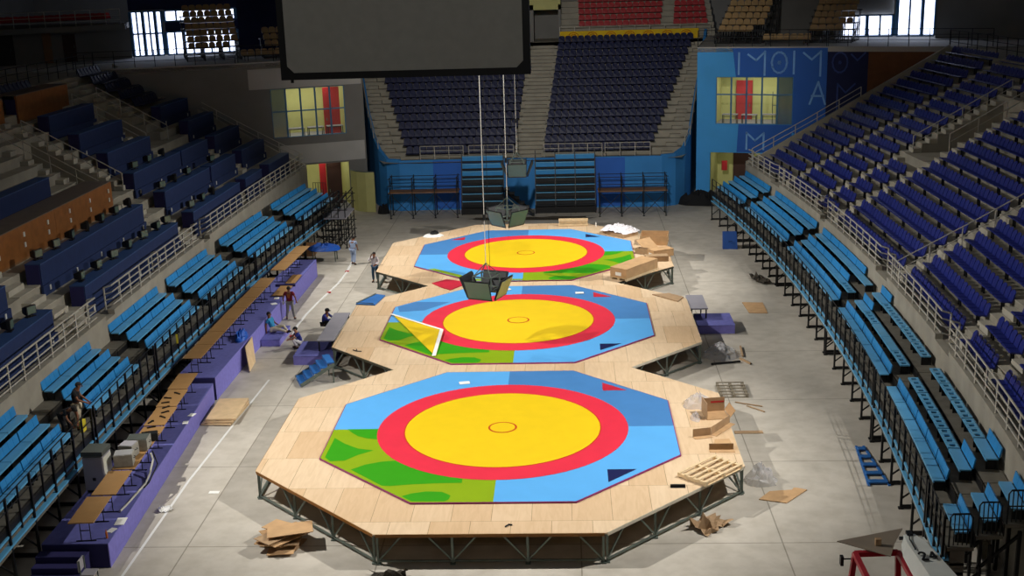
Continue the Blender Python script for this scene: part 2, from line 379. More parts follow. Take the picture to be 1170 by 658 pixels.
b = MB(); wallrun(b, LW1, LW0, .3, 0, ZC, [(8.8-h[1], 8.8-h[0], h[2], h[3]) for h in LHOLES]); struct('wall_corner_left', b, M['concrete_dk'])
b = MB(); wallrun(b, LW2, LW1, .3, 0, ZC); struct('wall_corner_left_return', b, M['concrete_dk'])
# deep blue upper field and symbols on the right corner wall (thin painted panels on the wall face)
def onwall(p0, d, s, z, out=.012):
    n = Vector((d.y, -d.x, 0)); n = n if n.y < 0 else -n
    v = Vector((*p0, 0))+d*s+n*out; return Vector((v.x, v.y, z))
def wpanel(name, p0, d, rect, m, out=.012):
    pts = [onwall(p0, d, s, z, out) for s, z in rect]
    n = Vector((d.y, -d.x, 0)); n = n if n.y < 0 else -n
    return struct(name, MB().slab(pts, n, .006), m)
RL = (Vector((*RW1,0))-Vector((*RW0,0))).length
wpanel('wall_corner_right_band', RW0, RWd, [(2.5, ZC), (RL, ZC), (RL, 8.86), (2.75, 8.86)], M['wallmid'])
wpanel('wall_corner_right_side', RW0, RWd, [(6.76, 8.86), (RL, 8.86), (RL, 3.5), (6.76, 5.0)], M['wallmid'])
wpanel('wall_corner_right_foot', RW0, RWd, [(3.0, 5.49), (6.75, 5.49), (6.75, 3.5), (2.9, 3.5)], M['wallmid'])
def glyphs(name, p0, d, strokes, m, w=.13):
    b = MB(); n = Vector((d.y, -d.x, 0)); n = n if n.y < 0 else -n
    for st in strokes:
        for (s0, z0), (s1, z1) in zip(st, st[1:]):
            a = onwall(p0, d, s0, z0, .02); c = onwall(p0, d, s1, z1, .02); t = (c-a).normalized(); u = t.cross(n)*w/2
            b.slab([a-u-t*w/2, c-u+t*w/2, c+u+t*w/2, a+u-t*w/2], n, .008)
    return struct(name, b, m)
def ring(cx, cz, rx, rz, n=14): return [(cx+rx*math.cos(2*PI*i/n), cz+rz*math.sin(2*PI*i/n)) for i in range(n+1)]
GZ0, GZ1 = 9.0, 10.55
glyphs('wall_corner_right_symbols', RW0, RWd, [
    [(2.95, 10.5), (2.95, 9.05)], [(3.6, 10.4), (4.15, 10.0), (4.75, 10.6), (4.75, 9.0)], ring(5.75, 9.85, .52, .72), ring(5.75, 9.85, .05, .06, 6), [(6.75, 10.6), (6.75, 9.1)],
    [(7.4, 10.5), (7.95, 10.05), (8.55, 10.6), (8.55, 8.95)], [(7.9, 7.0), (8.45, 8.5), (8.95, 7.0)], [(8.05, 7.55), (8.8, 7.55)],
    [(3.6, 4.9), (3.6, 3.75)], [(3.6, 4.9), (4.2, 4.35), (4.8, 4.9), (4.8, 3.75)]], M['glyph'])
nd = (Vector((23.1,43.55,0))-Vector((*RW1,0))).normalized()
glyphs('wall_corner_right_navy_symbols', RW1, nd, [ring(.85, 9.85, .5, .68), ring(.85, 9.85, .05, .06, 6), [(1.6, 10.4), (2.0, 10.0), (2.5, 10.5)], [(.75, 6.5), (.75, 8.4), (1.3, 7.8), (1.9, 8.4)]], M['glyphdk'], .11)
# pale raised band over the left window
ld = -LWd
wpanel('trim_left_window_band', LW1, ld, [(.75, 10.45), (8.7, 10.45), (8.7, 9.05), (.75, 9.05)], M['plaster'], .02)
wpanel('trim_left_door_band', LW1, ld, [(2.6, 5.0), (8.7, 5.0), (8.7, 3.62), (2.6, 3.62)], M['plaster'], .02)

# far stand: front wall with curved flanks
FW = [(-9.5, 44.6), (-8.0, 44.75), (8.2, 44.4), (9.2, 44.3)]
FR = [(9.2, 44.3), (10.2, 44.75), (10.95, 45.7), (11.5, 47.0), (12.1, 50.), (13.2, 55.), (13.9, 58.6)]
FL = [(-9.5, 44.6), (-10.5, 45.1), (-11.2, 46.1), (-11.7, 47.3), (-12.5, 50.), (-13.7, 55.), (-14.4, 58.6)]
def ztop(y): return 3.65+.576*max(0, y-45.1)+.1
b = MB()
for p, q in zip(FW, FW[1:]): wallrun(b, p, q, .25, 0, 3.65)
struct('wall_far_stand_front', b, M['bluecurtain'])
b = MB()
for F, sg in ((FR, 1), (FL, -1)):
    for p, q in zip(F, F[1:]):
        t = .22; d = Vector((q[0]-p[0], q[1]-p[1], 0)).normalized(); n = Vector((-d.y, d.x, 0))*t*sg
        P = [Vector((*p,0)), Vector((*q,0))]; za, zb = ztop(p[1]), ztop(q[1])
        b.add([P[0],P[1],P[1]+n,P[0]+n,P[0]+Vector((0,0,za)),P[1]+Vector((0,0,zb)),P[1]+n+Vector((0,0,zb)),P[0]+n+Vector((0,0,za))], [(0,1,5,4),(4,5,6,7),(2,3,7,6),(0,4,7,3),(1,2,6,5)])
struct('wall_far_stand_flanks', b, M['bluecurtain'])
wpanel('wall_far_deep_blue_left', (-8.0, 44.75), Vector((1, -.0216, 0)).normalized(), [(.9, 3.6), (4.6, 3.6), (4.6, .1), (.9, .1)], M['wallmid'])
wpanel('wall_far_deep_blue_right', (-8.0, 44.75), Vector((1, -.0216, 0)).normalized(), [(12.3, 3.6), (14.6, 3.6), (14.6, .1), (12.3, .1)], M['wallmid'])
YF = 45.05
def fx(x0, x1, k): return x0+(x1-x0)*k/14
def flank(k, side):                                            # inner side of the flank wall at row k
    y = YF+.2+TR*k
    F = FR if side > 0 else FL
    for p, q in zip(F, F[1:]):
        if p[1] <= y <= q[1]: return p[0]+(q[0]-p[0])*(y-p[1])/(q[1]-p[1])-side*.0
    return F[-1][0]
b = MB()
for k in range(NR):
    ya = YF-.6 if k == 0 else YF+.2+TR*k; yb = YF+.2+TR*(k+1); z = zrow(k)
    xa, xb, xc, xd = flank(k,-1), flank(k,1), flank(k+1,1), flank(k+1,-1)
    b.poly([(xa,ya,z),(xb,ya,z),(xc,yb,z),(xd,yb,z)]); b.poly([(xd,yb,z),(xc,yb,z),(xc,yb,z+RI),(xd,yb,z+RI)])
struct('floor_far_stand', b, M['concrete'])
def fsteps(xf, w):
    b = MB()
    for k in range(NR):
        y = YF+.2+TR*(k+1); z = zrow(k); x = xf(k)
        b.box(x-w/2, x+w/2, y-.42, y+.01, z, z+RI/2); b.box(x-w/2, x+w/2, y, y+.38, z+RI-.01, z+RI+.02)
    struct('floor_far_aisle_steps', b, M['concrete'])
fsteps(lambda k: -.2+.072*k, 1.7); fsteps(lambda k: (8.95+4.1*k/14+flank(k,1))/2-.1, .8); fsteps(lambda k: (-9.6-3.6*k/14+flank(k,-1))/2+.1, .8)

# concourse slabs
def slabz(name, pts, z, t, m): return struct(name, MB().prism(pts if sum(pts[i][0]*pts[(i+1)%len(pts)][1]-pts[(i+1)%len(pts)][0]*pts[i][1] for i in range(len(pts))) > 0 else pts[::-1], z-t, z), m)
slabz('floor_concourse_right_corner', [(11.9,47.0),(20.55,44.5),(30.6,40.7),(45,40.7),(45,62),(13.9,62),(13.9,58.6)], ZC+.08, .35, M['plaster'])
slabz('floor_concourse_left_corner', [(-12.1,46.3),(-20.3,43.1),(-31,40.4),(-45,40.4),(-45,62),(-14.4,62),(-14.4,58.6)], ZC+.08, .35, M['plaster'])
slabz('floor_concourse_far', [(-14.4,58.0),(13.9,58.0),(13.9,66),(-14.4,66)], ZC, .3, M['concrete'])
slabz('floor_concourse_right', [(xR(39.8)+aoff(15),39.8),(45,39.8),(45,-20),(xR(-16)+aoff(15),-20),(xR(14)+aoff(15),14)], ZC-.002, .3, M['concrete'])
slabz('floor_concourse_left', [(xL(42)-aoff(15),42),(-45,42),(-45,-20),(xL(-16)-aoff(15),-20),(xL(22)-aoff(15),22)], ZC-.002, .3, M['concrete'])
# upper walls
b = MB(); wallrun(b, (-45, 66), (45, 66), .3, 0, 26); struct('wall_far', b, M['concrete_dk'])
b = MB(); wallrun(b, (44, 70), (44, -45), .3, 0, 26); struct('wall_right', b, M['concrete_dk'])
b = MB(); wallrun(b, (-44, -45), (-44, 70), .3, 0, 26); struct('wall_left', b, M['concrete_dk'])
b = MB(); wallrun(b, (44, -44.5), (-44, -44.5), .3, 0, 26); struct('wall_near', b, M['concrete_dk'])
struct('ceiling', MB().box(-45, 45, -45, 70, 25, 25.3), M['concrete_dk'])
# ------------------------------------------------------------------ stadium seats
def seat_mesh(name, m, w=.47):
    """bucket seat facing -Y, back at y = 0; z = 0 is the stand floor"""
    b = MB(); h = w/2*.94
    # pan: dished, rounded front
    b.add([(-h,-.42,.43),(h,-.42,.43),(h*.95,-.47,.40),(-h*.95,-.47,.40),(-h,-.06,.39),(h,-.06,.39),(-h,-.42,.38),(h,-.42,.38),(-h,-.06,.34),(h,-.06,.34)],
          [(0,1,5,4),(3,2,1,0),(6,8,9,7),(0,4,8,6),(1,7,9,5),(3,6,7,2),(3,0,6),(2,7,1)])
    # back: rounded top, slightly tilted
    out = [(-h,.36),(-h,.66),(-h*.8,.75),(-h*.4,.79),(h*.4,.79),(h*.8,.75),(h,.66),(h,.36)]
    k = len(out); f = lambda z: -.06+.12*(z-.36)/.43
    b.add([(x, f(z)-.02+(.03 if abs(x) < h*.9 else 0), z) for x, z in out]+[(x, f(z)+.03, z) for x, z in out],
          [tuple(range(k)), tuple(range(2*k-1,k-1,-1))]+[(i, k+i, k+(i+1)%k, (i+1)%k) for i in range(k)])
    return b.mesh(name, m)
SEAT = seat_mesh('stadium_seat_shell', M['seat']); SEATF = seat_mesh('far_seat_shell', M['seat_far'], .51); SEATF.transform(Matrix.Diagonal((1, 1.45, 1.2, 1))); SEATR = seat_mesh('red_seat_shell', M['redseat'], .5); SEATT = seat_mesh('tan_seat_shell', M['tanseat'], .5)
LEGM = MB().box(-.03,.03,-.3,-.24,0,.36).box(-.03,.03,-.32,-.1,.33,.38).mesh('seat_leg_shape', M['black'])
def seat_row(name, label, group, p, q, sm, n=None, legs=True, pitch=.5, zoff=0):
    """seats on a common beam from P to Q (3D ends of the row of backs); they face to the right of P->Q turned -90"""
    p = Vector(p); q = Vector(q); d = q-p; Ln = d.length; ang = math.atan2(d.y, d.x)
    c = (p+q)/2
    t = thing(name, label, 'seats', c, ang, group)
    n = n or max(1, int(Ln/pitch+.3)); st = Ln/n
    for i in range(n):
        o = bpy.data.objects.new('seat', sm); COL.objects.link(o); o.parent = t; o.location = (-Ln/2+st*(i+.5), 0, 0); o.scale = (st/.5, 1, 1)
    if legs:
        part('beam', MB().box(-Ln/2+.1, Ln/2-.1, -.3, -.24, .33, .38), M['black'], t, local=True)
        k = max(2, round(n/5)+1)
        for i in range(k):
            x = -Ln/2+.35+(Ln-.7)*i/(k-1)
            for s in (-.11, .11):
                o = bpy.data.objects.new('leg', LEGM); COL.objects.link(o); o.parent = t; o.location = (x+s, 0, 0)
    return t
BLK = [('A', 33.05, 39.4, 'block against the painted corner wall'), ('B', 26.95, 31.95, 'block next to the corner block'), ('C', 23.15, 25.9, 'short block by the walkway opening'),
       ('D', 11.0, 21.9, 'long block beyond the sloping handrail'), ('E', 1.95, 9.8, 'block just before the sloping handrail'), ('F', -2.35, .75, 'small block between two near aisles'), ('G', -10., -3.45, 'block closest to the camera')]
for nm, y0, y1, desc in BLK:
    for k in range(NR):
        if nm == 'C' and 5 <= k < 12: continue
        if nm == 'D' and 5 <= k < 12: ya, yb = y0, y1
        else: ya, yb = y0, y1
        o = 1.0+TR*k; z = zrow(k)
        if nm == 'A':                                          # the corner wall cuts the upper rows
            xw = SP(1, o, yb)
            pass
        P = (SP(1,o,ya), ya, z); Q = (SP(1,o,yb), yb, z)
        if not (in_view((P[0],P[1],z+.6)) or in_view((Q[0],Q[1],z+.6))): continue
        # seats face -X: travel +Y has its right side at +X, so go from Q to P (right of -Y is -X)
        seat_row('stadium_seat_row', f'navy seat row, {ORD[k]} up the right stand, {desc}', 'navy seat rows of the right stand', Q, P, SEAT)

# far stand: two fans of seats either side of the stairs
for side, nm in ((1, 'right'), (-1, 'left')):
    for k in range(NR):
        y = YF+1.0+TR*k; z = zrow(k)
        x0, x1 = (fx(.8, 2.0, k), fx(8.55, 12.75, k)) if side > 0 else (fx(-9.15, -12.9, k), fx(-1.25, -.3, k))
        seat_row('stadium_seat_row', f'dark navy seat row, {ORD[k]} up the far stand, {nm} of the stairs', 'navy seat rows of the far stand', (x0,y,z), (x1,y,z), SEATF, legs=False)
# red seats above the far stand
b = MB()
for k in range(6): b.box(2.2, 14.6, 59.2+.8*k, 60.0+.8*k+.2, ZC, ZC+.7+.45*k)
struct('floor_far_upper_stand', b, M['concrete'])
for k in range(5):
    for x0, x1, nm in ((3.65, 10.3+.12*k, 'before'), (11.3+.1*k, 14.1, 'after')):
        seat_row('stadium_seat_row', f'red seat row above the yellow banner, {ORD[k]} up, {nm} the gap in the rows', 'red seat rows above the banner', (x0, 59.9+.8*k, ZC+.75+.45*k-.05), (x1, 59.9+.8*k, ZC+.75+.45*k-.05), SEATR, legs=False)
t = thing('advertising_banner', 'long yellow banner with orange swirls along the top of the far stand', 'banner', (7.6, 58.3, ZC))
part('cloth', MB().box(2.1, 13.2, 58.25, 58.3, ZC-.02, ZC+.78), M['yellow'] if False else M['banner'], t)
b = MB()
for i in range(7):
    cx = 3.2+1.5*i
    for rr in (.3, .16):
        P = [Vector((cx+rr*1.3*math.cos(a*.45), 58.24, ZC+.38+rr*math.sin(a*.45))) for a in range(14)]
        b.tube(P, .07, 4)
part('print', b, M['banner2'], t)
railing('balcony_railing', 'grey railing in front of the red seats above the banner', [(2.1, 58.9, ZC), (14.2, 58.9, ZC)], 1.1, (1, .66, .33), 1.2, .05)
# dark opening with pale lintel at the top of the central stairs
b = MB(); b.box(-.4, 0.0, 58.9, 63, ZC, ZC+2.9); b.box(2.0, 2.2, 58.9, 63, ZC, ZC+2.9); b.box(-.4, 2.2, 62.8, 63, ZC, ZC+2.9)
struct('wall_stair_opening', b, M['concrete_dk'])
struct('trim_stair_opening_lintel', MB().box(-.4, 2.2, 58.9, 63, ZC+2.5, ZC+3.4), M['limewall'])
struct('wall_far_upper_left', MB().box(-14.4, -.4, 59, 59.3, ZC, ZC+4.5), M['concrete_dk'])

# ------------------------------------------------------------------ desks of the left stand
def desk_row(i, y0, y1, label, wood=False, mons=(), sock=True):
    """press desk: OFF metres behind the rail; i counts rows from the rail"""
    off = 1.0+1.7*i; f = Z0+2*RI*i; top = f+1.35
    ym = (y0+y1)/2; x0 = (SP(-1, off, y0)+SP(-1, off, y1))/2
    ang = math.atan2(SP(-1,off,y1)-SP(-1,off,y0), y1-y0)       # small turn so that the row follows the curve
    t = thing('press_desk', label, 'desk', (x0, ym, f), -ang, 'press desks of the left stand')
    h = (y1-y0)/2; L = dict(local=True)
    # local frame: +X towards the floor, -X up the stand
    fm = M['deskwood'] if wood else M['deskblue']
    part('platform', MB().box(-1.55, .05, -h, h, 0, .36), M['woodfloor'], t, **L)
    if wood:
        m = h*.06
        part('front_panel', MB().box(-.04, .06, -h, -m-.01, .1, 1.5), fm, t, **L); part('front_panel', MB().box(-.04, .06, -m+.01, h, .1, 1.5), fm, t, **L)
        part('desk_top', MB().box(-1.35, .08, -h, h, 1.5, 1.54), mat_deskgrey, t, label='grey-brown top', **L)
    else:
        part('riser_panel', MB().box(.02, .12, -h-.15, h+.05, -.04, .44), fm, t, **L)
        part('front_panel', MB().box(-.02, .03, -h, h, .44, 1.33), fm, t, **L)
        part('desk_top', MB().box(-.62, .05, -h, h, 1.31, 1.36), M['desktop'], t, label='lighter blue top', **L)
    for s in (-1, 1): part('side_panel', MB().box(-.6, -.02, s*h-.02, s*h+.02, .36, 1.32), M['violet_dk'], t, **L)
    if sock:
        n = max(2, int((y1-y0)/2.2))
        for j in range(n):
            y = -h+.5+(y1-y0-1)*j/(n-1)
            for z in ((.55, 1.0) if wood else (.16,)):
                part('socket', MB().box(.1 if not wood else .06, .145 if not wood else .1, y-.06, y+.06, z, z+.2), M['socket'], t, **L)
    return t
mat_deskgrey = mat('desk_top_grey', '#6a5f57', .6, var=.1, scale=2)
DR = 'blue-fronted press desk, '
desks = [
 (0, -9.5, 3.2, DR+'lowest row, nearest the camera beside the rail', 0), (0, 6.6, 19.0, DR+'lowest row, long, below the brown counter', 0), (0, 21.6, 30.4, DR+'lowest row, in the middle beyond the first stairs', 0), (0, 31.6, 35.2, DR+'lowest row, short, before the last stairs', 0), (0, 36.9, 41.8, DR+'lowest row, at the corner beyond the last stairs', 0),
 (1, -9., 3.2, DR+'second row, at the picture edge near the camera', 0), (1, 6.5, 19.0, DR+'second row, directly under the brown counter', 0), (1, 22.4, 30.2, DR+'second row, open shelf below, beyond the first stairs', 0), (1, 30.5, 35.4, DR+'second row, short piece before the last stairs', 0), (1, 36.8, 41.9, DR+'second row, at the corner', 0),
 (2, 6.0, 19.4, 'long brown wooden counter with white sockets above the blue press desks', 1), (2, 22.7, 30.3, DR+'third row, level with the brown counter end', 0), (2, 30.5, 35.4, DR+'third row, short piece before the last stairs', 0), (2, 36.8, 42., DR+'third row, at the corner', 0),
 (3, 5., 16.2, DR+'fourth row, behind the brown counter', 0), (3, 23.7, 30.2, DR+'fourth row, between the two walkway openings', 0), (3, 37., 42., DR+'fourth row, at the corner', 0),
 (4, 4.5, 14.0, DR+'fifth row, far up behind the brown counter', 0), (4, 24.3, 30.5, DR+'fifth row, between the two walkway openings', 0), (4, 36.9, 42., DR+'fifth row, top one at the corner', 0),
 (5, 24.6, 30.7, DR+'sixth row, topmost between the walkway openings', 0),
 (6, 24.6, 31.2, 'brown wooden box counter high up in the dark left stand', 1), (6, 17.5, 23.0, 'brown wooden box counter at the left picture edge', 1),
]
for i, y0, y1, lb, w in desks: desk_row(i, y0, y1, lb, bool(w), sock=i < 5)
# wrapped monitors standing on the desks
mb = MB(); mb.box(-.2,.2,-.06,.1,.0,.03); mb.box(-.05,.05,-.02,.04,.03,.12)
t0 = thing('desk_monitor', 'x', 'monitor', (0,0,0), 0, 'monitors on the press desks')
part('stand', mb, M['black'], t0, local=True)
mb = MB(); mb.add([(-.22,-.06,.1),(.22,-.06,.1),(.22,-.06,.44),(-.22,-.06,.44),(-.22,.05,.1),(.22,.05,.1),(.22,.05,.44),(-.22,.05,.44),(-.13,.3,.13),(.13,.3,.13),(.13,.3,.34),(-.13,.3,.34)],
  [(0,1,2,3),(0,4,5,1),(1,5,6,2),(2,6,7,3),(3,7,4,0),(4,8,9,5),(5,9,10,6),(6,10,11,7),(7,11,8,4),(8,11,10,9)])
sh = part('shell', mb, M['crt'], t0, local=True)
part('screen', MB().box(-.19,.19,-.07,-.058,.13,.41), M['screen'], sh, local=True)
spots = [(0, y) for y in (-6.5,-4.2,-1.6,.4,2.2, 7.4,9.3,11.2,13.2,15.2,17.2,18.6, 22.6,24.6,26.6)]+[(1, y) for y in (7.3,9.2,11.0,12.8,14.6,16.4,18.3, 23.2,25.4,27.6,32.)]+[(2, y) for y in (24., 26.2, 28.6)]
where = {0: 'lowest', 1: 'second', 2: 'third'}
cnt = {}
for j, (i, y) in enumerate(spots):
    seg = 'near block' if y < 5 else 'block below the brown counter' if y < 20 else 'block beyond the first stairs'
    key = (i, seg); cnt[key] = cnt.get(key, 0)+1
    lb = f'dark monitor, {ORD[cnt[key]-1]} along from the near end, {where[i]} desk row, {seg}'
    x, z = SP(-1, 1.0+1.7*i, y)-.36, Z0+2*RI*i+1.36
    if j == 0: t0.location = (x, y, z); t0.rotation_euler = (0,0,PI/2+.3); t0['label'] = lb
    else: dup(t0, (x, y, z), PI/2+random.uniform(-.5,.5), lb)
# navy seats high in the left stand
for k in range(10, NR):
    for y0, y1, ds in ((36.9, 40.9 if k < 14 else 40.3, 'at the corner end'), (25, 30.2, 'between the walkways')):
        if ds == 'between the walkways' and k < 13: continue
        o = 1.0+TR*k
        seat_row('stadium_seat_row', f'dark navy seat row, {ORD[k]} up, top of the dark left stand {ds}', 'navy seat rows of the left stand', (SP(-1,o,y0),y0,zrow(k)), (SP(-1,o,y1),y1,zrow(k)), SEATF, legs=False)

# ------------------------------------------------------------------ sky-blue retractable bleachers
def bench_meshes(L):
    b = MB(); b.box(-L/2+.02, L/2-.02, -.36, -.04, .34, .38); b.box(-L/2+.02, L/2-.02, -.38, -.34, .30, .38)
    pan = b.mesh('bench_pan', M['sky_pan'])
    b = MB(); n = 4
    for i in range(n):
        x0 = -L/2+.03+(L-.06)*i/n; x1 = -L/2+.03+(L-.06)*(i+1)/n-.012
        b.add([(x0,-.02,.40),(x1,-.02,.40),(x1,.04,.72),(x0,.04,.72),(x0,.02,.40),(x1,.02,.40),(x1,.08,.70),(x0,.08,.70)], [(0,1,2,3),(7,6,5,4),(0,4,5,1),(3,2,6,7),(1,5,6,2),(0,3,7,4)])
    bk = b.mesh('bench_back', M['sky_seat'])
    b = MB()
    for i in range(n):                                         # folded pan: rim with open slots
        x0 = -L/2+.03+(L-.06)*i/n; x1 = -L/2+.03+(L-.06)*(i+1)/n-.02
        b.box(x0, x1, -.38, -.30, .33, .38); b.box(x0, x1, -.12, -.03, .33, .38); b.box(x0, x0+.09, -.30, -.12, .33, .38); b.box(x1-.09, x1, -.30, -.12, .33, .38); b.box(x0+.1,x1-.1,-.27,-.16,.28,.295)
    fo = b.mesh('bench_folded', M['sky_pan'])
    br = MB().box(-L/2+.15, -L/2+.2, -.34, -.05, 0, .33).box(L/2-.2, L/2-.15, -.34, -.05, 0, .33).box(-L/2+.1, L/2-.1, -.06, -.0, .02, .38).mesh('bench_bracket', M['black'])
    return pan, bk, fo, br
BM = bench_meshes(1.6)
SPC, DOP, TOPZ = .73, .33, 2.60                                 # row spacing, drop per row, top deck height
def bleacher(side, y0, y1, label, b0=.6, b1=.6, handrail_end=0, missing=(), folded=()):
    ym = (y0+y1)/2; x = SB(side, -1.1, ym); c0, c1 = y0+b0, y1-b1
    t = thing('retractable_bleacher', label, 'bleacher', (x, ym, 0), 0, 'sky-blue retractable bleachers')
    N = max(1, round((c1-c0)/1.6)); Lm = (c1-c0)/N
    S = lambda off, y: SB(side, off, y)
    def strip(b, o0, o1, z0, z1, ya=y0, yb=y1):
        n = max(1, round((yb-ya)/2))
        for i in range(n):
            p, q = ya+(yb-ya)*i/n, ya+(yb-ya)*(i+1)/n
            P = [(S(o0,p),p),(S(o0,q),q),(S(o1,q),q),(S(o1,p),p)]
            b.prism(P if side < 0 else P[::-1], z0, z1)
    for j in range(3):
        oA, oB = -.05-SPC*j, -.05-SPC*(j+1); z = TOPZ-DOP*j
        b = MB(); strip(b, oA, oB, z-.1, z); part('deck', b, M['deckgrey'], t)
        b = MB(); strip(b, oB, oB+.03, z-.34, z-.0); part('riser', b, M['black'], t)
        for i in range(N):
            ya = c0+Lm*(i+.5); o = oA-.1
            pa, pb = (S(o, ya-Lm/2), ya-Lm/2), (S(o, ya+Lm/2), ya+Lm/2)
            ang = math.atan2(pb[1]-pa[1], pb[0]-pa[0])
            if side > 0: ang += PI                             # benches face the floor
            fold = (j, i) in folded; me = BM[2] if fold else BM[0]
            loc = Vector(((pa[0]+pb[0])/2-x, ya-ym, z))
            s = bpy.data.objects.new('bench', me); COL.objects.link(s); s.parent = t; s.location = loc; s.rotation_euler = (0,0,ang); s.scale = (Lm/1.6,1,1)
            g = bpy.data.objects.new('bracket', BM[3]); COL.objects.link(g); g.parent = s
            if not ((j, i) in missing or fold):
                k = bpy.data.objects.new('backrest', BM[1]); COL.objects.link(k); k.parent = s
    # front: fascia with the folded lower rows showing as blue strips
    of = -.05-SPC*3
    b = MB()
    for q in range(2): strip(b, of-.02-.06*q, of+.5, 1.14+.27*(1-q), 1.22+.27*(1-q))
    part('fascia', b, M['deckgrey'], t)
    for q in range(2):
        b = MB(); strip(b, of-.055-.05*q, of+.1, 1.26+.3*(1-q), 1.33+.3*(1-q)); part('folded_row', b, M['sky_pan'], t)
    b = MB(); strip(b, of+.12, of+.5, 1.0, 1.86); part('front_panel', b, M['deckgrey'], t)
    n = max(2, round((y1-y0)/1.9)); z2 = TOPZ-DOP*2
    for i in range(n+1):
        y = y0+.12+(y1-y0-.24)*i/n; p = Vector((S(of-.06,y), y, 0))
        part('post', MB().beam(p, p+Vector((0,0,z2+.85)), .07), M['black'], t)
        q = Vector((S(of+.95,y), y, 0)); f = MB().beam(p+Vector((0,0,.07)), q+Vector((0,0,.07)), .1, .1); f.beam(q, q+Vector((0,0,1.3)), .07)
        for e in (p, q): f.obox((e.x, e.y, .03), (.16, .12, .06))
        f.beam(p+Vector((0,0,.35)), q+Vector((0,0,1.15)), .045)
        part('foot', f, M['black'], t)
        if i < n:
            ym2 = y+(y1-y0-.24)/n/2; pm = Vector((S(of-.06,ym2), ym2, z2)); part('rail_post', MB().beam(pm-Vector((0,0,.5)), pm+Vector((0,0,.85)), .05), M['black'], t)
    for zz in (.85, .45):
        pts = [(S(of-.06,y0+.12+(y1-y0-.24)*i/8), y0+.12+(y1-y0-.24)*i/8, z2+zz) for i in range(9)]
        part('guard_rail', MB().tube(pts, .04, 5), M['black'], t)
    b = MB()
    for y in (y0+.2, (y0+y1)/2, y1-.2):
        for o, zt in ((of+1.2, 1.9), (-.3, 2.3)): b.beam((S(o,y),y,0), (S(o,y),y,zt), .09)
        b.beam((S(of+.9,y),y,1.2), (S(-.3,y),y,2.2), .07)
    part('frame', b, M['black'], t)
    if handrail_end:                                           # hooped guards on the open end
        ye = y0+.05 if handrail_end < 0 else y1-.05
        for j in range(3):
            oA, oB = -.12-SPC*j, -.05-SPC*(j+1)+.08; z = TOPZ-DOP*j
            xa, xb = S(oA,ye), S(oB,ye)
            pts = [(xa,ye,z),(xa,ye,z+.85),(xa+(xb-xa)*.12,ye,z+.95),(xa+(xb-xa)*.88,ye,z+.95),(xb,ye,z+.85),(xb,ye,z)]
            h = MB().tube(pts, .05, 6)
            for u in (.2,.4,.6,.8): h.beam((xa+(xb-xa)*u,ye,z+.05),(xa+(xb-xa)*u,ye,z+.93), .025)
            h.beam((xa,ye,z+.5),(xb,ye,z+.5), .03)
            part('end_guard', h, M['black'], t)
    return t
bleacher(1, 33.0, 39.6, 'sky-blue bleacher at the far end of the right side, next to the corner wall', .6, .1)
bleacher(1, 22.5, 32.96, 'sky-blue bleacher on the right side, second from the corner, beside the stacked blue boxes')
bleacher(1, 10.95, 22.46, 'sky-blue bleacher on the right side, opposite the middle mat', missing={(0,0)}, folded={(1,0)})
bleacher(1, 1.0, 10.91, 'sky-blue bleacher on the right side with many backs folded down', missing={(1,2),(1,1)}, folded={(0,0),(0,1),(0,2),(0,3),(1,0),(1,3)})
bleacher(1, -8.4, .96, 'sky-blue bleacher on the right side before the last aisle, slotted folded seats', .75, .6, folded={(0,4),(0,3),(0,2),(0,1),(1,4),(1,3),(1,2),(1,1)})
bleacher(1, -11.0, -8.44, 'short sky-blue bleacher end with hooped guards above the loader', .1, .7, handrail_end=-1)
bleacher(-1, 30.2, 38.4, 'sky-blue bleacher on the left side beside the scaffold tower', .9, .1)
bleacher(-1, 20.65, 30.16, 'sky-blue bleacher on the left side behind the farthest tables', 1., .9)
bleacher(-1, 12.87, 20.61, 'sky-blue bleacher on the left side behind the long table row', .6, 1.)
bleacher(-1, 5.05, 12.83, 'sky-blue bleacher on the left side with a yellow tag on its guard', 1., .6)
bleacher(-1, -1.95, 5.01, 'sky-blue bleacher on the left side between the near stairs and two people', 1.1, 1.)
bleacher(-1, -13., -1.99, 'sky-blue bleacher on the left side at the bottom picture corner', .2, 1.1)

# rails of the stands
def srail(side, y0, y1, label, end0=True, end1=True):
    n = max(2, round((y1-y0)/2)); S = lambda o, y: SP(side, o, y)
    pts = [(S(.1,y0+(y1-y0)*i/n), y0+(y1-y0)*i/n, 3.7) for i in range(n+1)]
    if end0: pts = [(S(.42,y0), y0, 3.6)]+pts
    if end1: pts = pts+[(S(.42,y1), y1, 3.6)]
    return railing('stand_railing', label, pts, 1.0, (1, .72, .45, .18), 1.25, .07, group='grey railings of the side stands')
G = 'grey rail on the edge of the '
srail(1, 33.6, 39.6, G+'right stand, by the corner'); srail(1, 23.1, 32.4, G+'right stand, second from the corner'); srail(1, 11.6, 21.9, G+'right stand, below the long seat block')
srail(1, 1.6, 10.4, G+'right stand, before the sloping handrail'); srail(1, -9.5, .4, G+'right stand, nearest the camera')
srail(-1, 20.8, 42.1, G+'left stand, from the middle to the corner'); srail(-1, 13.3, 19.4, G+'left stand, beneath the brown counter end', True, True)
srail(-1, 7.2, 13.2, G+'left stand, just past the near stairs', True, False); srail(-1, -10, 5.3, G+'left stand, nearest the camera')
def arail(side, y, k0, k1, label, lift=.95, lv=(1, .55)):
    pts = [(SP(side,aoff(k)+.4,y), y, zrow(k)) for k in (k0, (k0+k1)//2, k1)]
    return railing('stair_handrail', label, pts, lift, lv, 1.5, .055)
arail(1, 9.95, 0, 9, 'sloping grey handrail climbing the aisle of the right stand'); arail(1, 39.9, 0, 8, 'grey handrail on the sloping end of the right stand', 1.2, (1, .7, .4))
